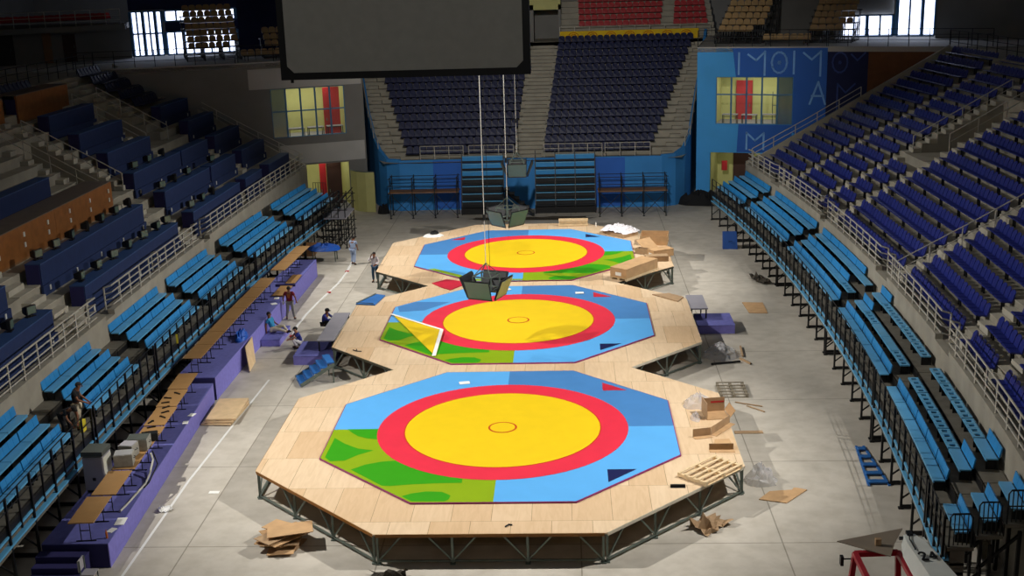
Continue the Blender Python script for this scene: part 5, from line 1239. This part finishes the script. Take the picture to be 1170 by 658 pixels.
# ------------------------------------------------------------------ right floor: blue boxes, dolly, loader
t = thing('crash_mat', 'blue folded crash mat leaning on the posts of the far right bleacher', 'mat', (12.3,31.3,0))
for q in (0, 1):
    y = 31.0+.17*q
    part('mat_half', MB().slab([(11.85,y,.01),(12.72,y-.05,.01),(12.72,y+.55,.95),(11.9,y+.6,.95)], (0,1,-.5), .14), M['bluepl'], t)
part('handle', MB().tube([(12.2,31.2,.42),(12.22,31.12,.46),(12.4,31.12,.46),(12.42,31.2,.42)], .03, 5), M['black'], t)
t = thing('blue_slatted_ramp', 'blue slatted frame lying under the near right bleacher', 'frame', (12.95,-1.2,0))
for k in range(5): w = .95-.14*k; part('slat', MB().box(12.68+.03*k-w*.34,12.68+.03*k+w*.34,-2.85+.7*k,-2.6+.7*k,.06,.1), M['bluemetal'], t)
for s in (-1,1): part('rail', MB().beam((12.68+s*.34,-2.95,.025),(12.83+s*.13,.4,.025),.08,.05), M['bluemetal'], t)
crumple('timber_scrap', 'dark splintered timber scrap on the floor under the right bleacher', 12.9, 23.6, .6, 1.6, .2, 'dirt', 41, 'timber', .12)
# tarp-covered table near the scaffold tower
t = thing('covered_table', 'trestle under a blue tarp near the scaffold tower', 'table', (-12.4,30.0,0))
part('tarp', film(-12.3,30.0,.72,1.05,.7,.28,-.1), M['tarp'], t, label='blue tarp'); part('tabletop', MB().box(-13.05,-11.5,29.6,30.4,.64,.70), M['black'], t)
for x in (-12.95,-11.6):
    for y in (29.68,30.32): part('leg', MB().beam((x,y,0),(x,y,.64),.05), M['steel'], t)
t = thing('wooden_crate', 'brown wooden crate in the shade under the left far bleacher', 'crate', (-13.55,31.6,0)); part('body', MB().box(-13.95,-13.2,31.1,32.1,0,.62), M['woodfloor'], t); part('lid', MB().box(-13.98,-13.17,31.07,32.13,.62,.66), M['woodfloor'], t)

# loader: red machine with grey boom marked 24, resting sheet in front
t = thing('aerial_loader', 'red and grey loader with a boom marked 24 at the bottom right corner', 'loader', (11.6,-12.4,0))
ang = R(0)
part('chassis', MB().box(10.3,12.4,-15.2,-11.6,.35,.95), M['vehred'], t)
for x in (10.15,12.55):
    for y in (-12.3,-14.6):
        w_ = part('wheel', MB().beam((x-.18,y,.42),(x+.18,y,.42),.84,n=18), M['black'], t); part('hub', MB().beam((x-.2,y,.42),(x+.2,y,.42),.34,n=10), M['steel'], w_)
cab = MB()
for p, q in (((9.62,-11.75,.9),(9.78,-11.6,2.1)),((9.78,-11.6,2.1),(10.95,-11.35,2.0)),((10.95,-11.35,2.0),(11.0,-11.4,.9)),((9.62,-11.75,.9),(11.0,-11.4,.9)),((9.62,-13.0,.9),(9.78,-12.95,2.1)),((9.78,-11.6,2.1),(9.78,-12.95,2.1)),((10.95,-11.35,2.0),(10.95,-12.95,2.0)),((9.78,-12.95,2.1),(10.95,-12.95,2.0))): cab.beam(p, q, .13)
part('cab_frame', cab, M['vehred'], t); part('seat', MB().box(10.1,10.6,-12.8,-12.3,.95,1.15).box(10.1,10.6,-12.85,-12.75,1.15,1.6), M['black'], t); part('mirror', MB().box(9.42,9.5,-11.6,-11.45,1.75,2.0).beam((9.5,-11.5,1.9),(9.75,-11.58,1.95),.03), M['black'], t)
p, q = Vector((11.16,-11.5,2.45)), Vector((11.5,-14.6,2.2)); d = (q-p).normalized(); sd = Vector((d.y,-d.x,0)).normalized(); upv = sd.cross(d)
if upv.z < 0: upv = -upv
b = MB(); w0, w1, h0, h1 = .3, .46, .22, .36
fr = lambda c, w, h: [c-sd*w-upv*h, c+sd*w-upv*h, c+sd*w*.8+upv*h, c-sd*w*.8+upv*h]
b.add(fr(p,w0*.6,h0*.7)+fr(p+d*.45,w0,h0)+fr(q,w1,h1), [(3,2,1,0),(0,1,5,4),(1,2,6,5),(2,3,7,6),(3,0,4,7),(4,5,9,8),(5,6,10,9),(6,7,11,10),(7,4,8,11),(8,9,10,11)])
bo = part('boom', b, M['boomgrey'], t)
part('arm', MB().beam(p-sd*.32+Vector((0,0,-.1)), q-sd*.5+Vector((0,0,-.15)), .16, .3), M['boomgrey'], t); part('hydraulic_cylinder', MB().beam(p+d*.3-sd*.22+upv*.05, q-sd*.42+upv*.1, .1, n=8), M['black'], t)
part('bracket', MB().obox(p+upv*.18, (.14,.2,.08)).beam(p-sd*.25+upv*.05, p+sd*.25+upv*.05, .1, n=8), M['darksteel'], t); part('hose', MB().tube([p+upv*.2, p+d*.4+sd*.15+upv*.26, p+d*.9+sd*.2+upv*.28], .035, 5), M['black'], t)
# lettering 24
b = MB(); o = p+d*1.42+upv*.31
ex, ey = sd.copy(), -d.copy()                                    # reading direction across the boom, up towards the tip
if ex.x < 0: ex = -ex
S24 = {'2': [[(0,.8),(.12,1),(.4,1),(.5,.8),(.45,.6),(0,0),(.52,0)]], '4': [[(.4,0),(.4,1),(0,.35),(.55,.35)]]}
for ch, x0 in (('2',-.28),('4',.02)):
    for st in S24[ch]:
        pts3 = [o+ex*(x0*.8+u*.3)+ey*(v*.32) for u, v in st]
        for a_, c_ in zip(pts3, pts3[1:]): b.beam(a_, c_, .05, .03)
b.beam(o+ex*.26+ey*.1, o+ex*.31+ey*.1, .04)
part('lettering', b, M['black'], bo, label='black number 24')
t = thing('grey_sheet', 'flat grey-brown sheet lying on top of the loader frame', 'sheet', (10.5,-11.2,2.1))
part('sheet', MB().slab([(9.42,-11.1,2.19),(11.3,-10.45,2.22),(10.88,-11.25,2.19),(10.6,-11.95,2.19)], (0,0,1), .025), M['sheet'], t); part('block', MB().box(10.35,10.5,-11.4,-11.28,2.22,2.4), M['cardboard'], t)
# ------------------------------------------------------------------ people
def skinned(verts, edges, root=0, sub=2):
    me = bpy.data.meshes.new('body'); me.from_pydata([v[0] for v in verts], edges, [])
    o = bpy.data.objects.new('tmp', me); COL.objects.link(o)
    o.modifiers.new('Skin', 'SKIN'); sv = me.skin_vertices[0].data
    for i, v in enumerate(verts):
        r = v[1]; sv[i].radius = r if isinstance(r, tuple) else (r, r); sv[i].use_root = (i == root)
    s = o.modifiers.new('Sub', 'SUBSURF'); s.levels = s.render_levels = sub
    dg = bpy.context.evaluated_depsgraph_get(); nm = bpy.data.meshes.new_from_object(o.evaluated_get(dg))
    bpy.data.objects.remove(o); nm.polygons.foreach_set('use_smooth', [True]*len(nm.polygons)); return nm
STAND = dict(pel=(0,0,.95), wai=(0,0,1.08), che=(0,.01,1.3), nec=(0,.01,1.48), hea=(0,-.02,1.6), top=(0,-.01,1.7),
    shL=(.18,.01,1.42), elL=(.26,.03,1.15), haL=(.27,-.05,.9), shR=(-.18,.01,1.42), elR=(-.26,.03,1.15), haR=(-.27,-.05,.9),
    hiL=(.1,0,.9), knL=(.12,-.02,.5), anL=(.13,.03,.09), hiR=(-.1,0,.9), knR=(-.12,-.02,.5), anR=(-.13,.03,.09), toL=(.14,-.15,.035), toR=(-.14,-.15,.035))
def person(label, loc, rz, pose, shirt, pants, skin='skin', sleeve='short', cap=None, extra=None):
    J = {k: Vector(v) for k, v in {**STAND, **pose}.items()}
    t = thing('person', label, 'person', loc, rz)
    V = []; E = []; ix = {}
    def v(k, p, r): ix[k] = len(V); V.append((tuple(p), r))
    def e(a, b_): E.append((ix[a], ix[b_]))
    v('pel', J['pel'], (.14,.11)); v('wai', J['wai'], (.135,.1)); v('che', J['che'], (.16,.115)); v('nec', J['nec'], .058); v('hea', J['hea'], (.083,.1)); v('top', J['top'], (.07,.08))
    for a, b_ in (('pel','wai'),('wai','che'),('che','nec'),('nec','hea'),('hea','top')): e(a, b_)
    for s in 'LR':
        v('sh'+s, J['sh'+s], .062); v('el'+s, J['el'+s], .043); v('wr'+s, J['el'+s].lerp(J['ha'+s], .9), .03); e('che','sh'+s); e('sh'+s,'el'+s); e('el'+s,'wr'+s)
        w = J['ha'+s]; d = (w-J['el'+s]).normalized(); side = d.cross(Vector((0,1,0)) if abs(d.y) < .8 else Vector((1,0,0))).normalized(); dn = d.cross(side)
        v('pa'+s, w+d*.05, (.035,.022)); e('wr'+s,'pa'+s)
        for f, (o_, l) in enumerate(((-.03,.065),(-.01,.08),(.01,.075),(.03,.06))):
            a = w+d*.085+side*o_; v(f'f{f}{s}', a, .01); v(f'g{f}{s}', a+d*l*.55+dn*.012, .009); v(f'h{f}{s}', a+d*l*.85+dn*.04, .008); e('pa'+s,f'f{f}{s}'); e(f'f{f}{s}',f'g{f}{s}'); e(f'g{f}{s}',f'h{f}{s}')
        v('t1'+s, w+d*.04+side*.045, .011); v('t2'+s, w+d*.085+side*.062+dn*.02, .009); e('pa'+s,'t1'+s); e('t1'+s,'t2'+s)
        v('hi'+s, J['hi'+s], .095); v('kn'+s, J['kn'+s], .06); v('an'+s, J['an'+s], .042); v('to'+s, J['to'+s], .035); e('pel','hi'+s); e('hi'+s,'kn'+s); e('kn'+s,'an'+s); e('an'+s,'to'+s)
    part('body', skinned(V, E), M[skin], t, local=True).data.materials.append(M[skin])
    # clothes: the same bones, a little thicker
    V.clear(); E.clear(); ix.clear()
    low = J['pel'].lerp(J['wai'], -.15)
    v('a', low, (.168,.135)); v('wai', J['wai'], (.16,.125)); v('che', J['che'], (.183,.135)); v('nk', J['che'].lerp(J['nec'], .75), (.085,.075)); e('a','wai'); e('wai','che'); e('che','nk')
    for s in 'LR':
        v('sh'+s, J['sh'+s], .08); e('che','sh'+s)
        if sleeve == 'short': v('el'+s, J['sh'+s].lerp(J['el'+s], .65), .07); e('sh'+s,'el'+s)
        else: v('el'+s, J['el'+s], .058); v('wr'+s, J['el'+s].lerp(J['ha'+s], .8), .045); e('sh'+s,'el'+s); e('el'+s,'wr'+s)
    part('shirt', skinned(V, E), M[shirt], t, local=True).data.materials.append(M[shirt])
    V.clear(); E.clear(); ix.clear()
    v('pel', J['pel'], (.16,.13)); 
    for s in 'LR': v('hi'+s, J['hi'+s], .112); v('kn'+s, J['kn'+s], .08); v('an'+s, J['kn'+s].lerp(J['an'+s], .92), .065); e('pel','hi'+s); e('hi'+s,'kn'+s); e('kn'+s,'an'+s)
    part('trousers', skinned(V, E), M[pants], t, local=True).data.materials.append(M[pants])
    for s in 'LR':
        V.clear(); E.clear(); ix.clear(); d = J['to'+s]-J['an'+s]
        v('a', J['an'+s]+Vector((0,0,-.035))-d*.15, .05); v('b', J['an'+s]+d*.5+Vector((0,0,-.02)), .048); v('c', J['to'+s]+d*.12, .042); e('a','b'); e('b','c')
        part('shoe', skinned(V, E), M['black'], t, local=True).data.materials.append(M['black'])
    h = J['hea']; upd = (J['top']-J['nec']).normalized(); fw_ = Vector((0,-1,0)); fw_ = (fw_-upd*fw_.dot(upd)).normalized(); sd_ = upd.cross(fw_)
    c = h+upd*.045
    rot = Matrix((sd_, fw_, upd)).transposed()
    b = MB(); b.smooth = True; b.ball((0,0,0), (.098,.112,.105), 14, 10)
    b.v = [Vector((p.x, p.y-.018, max(p.z, -.07 if p.y < .03 else .02))) for p in b.v]; b.v = [c+rot @ p for p in b.v]
    part('hair', b, M['hair'], t, local=True)
    fc = MB(); fc.ball(c+rot @ Vector((0,.112,-.02)), (.016,.022,.026), 8, 6)
    part('nose', fc, M[skin], t, local=True)
    fc = MB()
    for s in (-1,1): fc.ball(c+rot @ Vector((s*.034,.098,.008)), .012, 8, 6)
    part('eyes', fc, M['blackc'], t, local=True)
    part('mouth', MB().obox(c+rot @ Vector((0,.1,-.06)), (.045,.012,.01), rot), M['crimson'], t, local=True)
    fc = MB()
    for s in (-1,1): fc.ball(c+rot @ Vector((s*.098,0,-.015)), (.014,.024,.034), 8, 6)
    part('ears', fc, M[skin], t, local=True)
    if cap:
        b = MB(); b.smooth = True; b.ball((0,0,.02), (.108,.122,.1), 14, 10); b.v = [Vector((p.x, p.y, max(p.z, .03))) for p in b.v]
        b.add([(-.07,.1,.03),(.07,.1,.03),(.05,.19,.02),(-.05,.19,.02)], [(0,1,2,3)]); b.v = [c+rot @ p for p in b.v]
        part('cap', b, M[cap], t, local=True)
    if extra: extra(t, J)
    return t
def printback(t, J):
    part('shirt_print', MB().slab([(-.09,.139,1.36),(.09,.139,1.36),(.05,.139,1.16),(-.05,.139,1.16)], (0,1,0), .006), M['orange'], t, label='orange print', local=True)
    part('bag', MB().ball((.34,-.05,.86), (.07,.06,.1), 8, 6), M['paper'], t, label='white bag in hand', local=True)
person('person in a maroon printed shirt and grey trousers standing before the violet stage', (-11.65,17.6,0), PI, dict(knL=(.14,-.02,.5), anL=(.2,.03,.09), toL=(.22,-.15,.035), knR=(-.14,-.02,.5), anR=(-.2,.03,.09), toR=(-.22,-.15,.035), elL=(.31,.03,1.18), haL=(.33,-.06,.94), elR=(-.31,.03,1.18), haR=(-.33,-.06,.94)), 'maroon', 'greyp', extra=printback)
sit = dict(pel=(0,.05,.16), wai=(0,.12,.3), che=(0,.2,.52), nec=(0,.24,.7), hea=(0,.22,.83), top=(0,.24,.93), shL=(.18,.2,.62), elL=(.28,.12,.38), haL=(.2,-.12,.28), shR=(-.18,.2,.62), elR=(-.27,.3,.36), haR=(-.26,.3,.12),
    hiL=(.1,0,.14), knL=(.14,-.42,.3), anL=(.16,-.62,.0), toL=(.17,-.8,.02), hiR=(-.1,0,.14), knR=(-.12,-.4,.16), anR=(-.1,-.75,.05), toR=(-.1,-.86,.16))
person('person in a turquoise shirt and cream trousers sitting on the violet step', (-11.72,14.4,.36), R(75), sit, 'cyan', 'cream')
squat = dict(pel=(0,.12,.3), wai=(0,.08,.44), che=(0,-.02,.64), nec=(0,-.06,.8), hea=(0,-.1,.91), top=(0,-.1,1.01), shL=(.18,0,.73), elL=(.24,-.22,.55), haL=(.12,-.4,.5), shR=(-.18,0,.73), elR=(-.24,-.22,.55), haR=(-.1,-.4,.46),
    hiL=(.1,.1,.27), knL=(.16,-.28,.5), anL=(.14,-.05,.08), toL=(.15,-.24,.035), hiR=(-.1,.1,.27), knR=(-.16,-.28,.5), anR=(-.14,-.05,.08), toR=(-.15,-.24,.035))
person('person in a blue shirt and pale trousers crouching at the left of the violet podium', (-10.25,12.9,0), R(-70), squat, 'navyc', 'shirtw', 'skin2', 'short')
person('person in dark clothes and a cap crouching behind the grey stage deck', (-9.5,15.9,0), R(70), {k: (v[0], v[1]-.0, v[2]+.0) for k, v in squat.items()}, 'navyc', 'blackc', 'skin', 'long', 'blackc')
person('person in pale blue shirt and shorts walking near the scaffold tower', (-10.35,28.9,0), PI-.3, dict(che=(0,-.06,1.29), nec=(0,-.12,1.45), hea=(0,-.18,1.55), top=(0,-.2,1.65), shL=(.18,-.07,1.4), shR=(-.18,-.07,1.4), elL=(.24,-.08,1.13), haL=(.22,-.18,.9), elR=(-.24,-.08,1.13), haR=(-.22,-.2,.92), knL=(.11,-.1,.5), anL=(.11,-.02,.09), toL=(.12,-.2,.035), knR=(-.11,.02,.5), anR=(-.12,.12,.1), toR=(-.12,-.05,.035)), 'shirtb', 'shirtb')
person('person in a white shirt and jeans holding a phone by the far platform', (-8.4,24.7,0), R(-15), dict(elR=(-.3,-.1,1.24), haR=(-.15,-.11,1.5), elL=(.25,-.02,1.16), haL=(.12,-.2,1.06)), 'shirtw', 'jean', 'skin', 'long', extra=lambda t, J: part('phone', MB().box(-.125,-.105,-.13,-.08,1.53,1.66), M['black'], t, local=True))
zs = TOPZ-DOP
person('person in a black shirt and beige trousers standing on the left bleacher by its guard', (-14.6,-1.95,zs-.3), R(100), dict(che=(0,-.05,1.3), nec=(0,-.1,1.46), hea=(0,-.15,1.58), top=(0,-.16,1.68), haL=(.12,-.35,1.0), elL=(.24,-.12,1.15), haR=(-.1,-.35,1.0), elR=(-.24,-.12,1.15)), 'blackc', 'cream')
person('person in black bending down beside the one in beige trousers, left bleacher', (-14.7,-2.7,zs-.3), R(60), dict(pel=(0,.1,.8), wai=(0,.02,.93), che=(0,-.2,1.05), nec=(0,-.36,1.1), hea=(0,-.46,1.12), top=(0,-.54,1.16), shL=(.18,-.27,1.08), shR=(-.18,-.27,1.08), elL=(.22,-.35,.82), haL=(.12,-.45,.6), elR=(-.22,-.35,.82), haR=(-.12,-.45,.6), hiL=(.1,.1,.78), hiR=(-.1,.1,.78), knL=(.12,-.02,.45), knR=(-.12,-.02,.45)), 'blackc', 'blackc')
solo('yellow_tag', MB().box(-14.2,-14.12,7.6,7.63,2.0,2.4), M['yel'], 'yellow tag hanging on the guard rail of the left bleachers', 'tag')
solo('yellow_bag', MB().box(-14.3,-14.2,-2.6,-2.3,2.1,2.5), M['yel'], 'yellow bag hanging by the two people on the left bleacher', 'bag')

# ------------------------------------------------------------------ light
def spot(name, loc, target, energy, angle, blend=.6, size=.5, col=(1,.965,.9)):
    L = bpy.data.lights.new(name, 'SPOT'); L.energy = energy; L.spot_size = R(angle); L.spot_blend = blend; L.shadow_soft_size = size; L.color = col
    o = bpy.data.objects.new(name, L); COL.objects.link(o); o.location = loc
    o.rotation_euler = (Vector(target)-Vector(loc)).to_track_quat('-Z', 'Y').to_euler(); return o
def area(name, loc, size, energy, col=(1,1,1), target=None):
    L = bpy.data.lights.new(name, 'AREA'); L.shape = 'RECTANGLE'; L.size, L.size_y = size; L.energy = energy; L.color = col
    o = bpy.data.objects.new(name, L); COL.objects.link(o); o.location = loc
    if target: o.rotation_euler = (Vector(target)-Vector(loc)).to_track_quat('-Z', 'Y').to_euler()
    return o
for y in (-2, 25):
    spot('floodlight', (-21.5, y, 23), (3.3, y*.85+2, 0), 31500, 63, .85, .2)
    spot('floodlight', (21.5, y, 23), (-3.5, y*.85+2, 0), 30500, 59, .85, .2)
spot('far_wall_fill', (1, -12, 24), (2, 47, 6), 36000, 42, 1., .6)  # added spot that brightens the far walls and corners
area('overhead_fill', (2, 10, 24.5), (30, 50), 500, (.95,.97,1))  # added overhead fill for weak ambient light, not a fixture of the hall
area('screen_fill', (0, -41, 24.3), (6, 2), 480, (1,.97,.92), target=(0,-18,17))  # added fill light that lifts the grey face of the hanging screen
w = bpy.data.worlds.new('world'); SC.world = w; w.use_nodes = True
w.node_tree.nodes['Background'].inputs[0].default_value = (.6,.7,.9,1); w.node_tree.nodes['Background'].inputs[1].default_value = .05
vs = SC.view_settings; vs.view_transform = 'Standard'; vs.look = 'None'; vs.gamma = 1; vs.use_curve_mapping = False; vs.exposure = .12
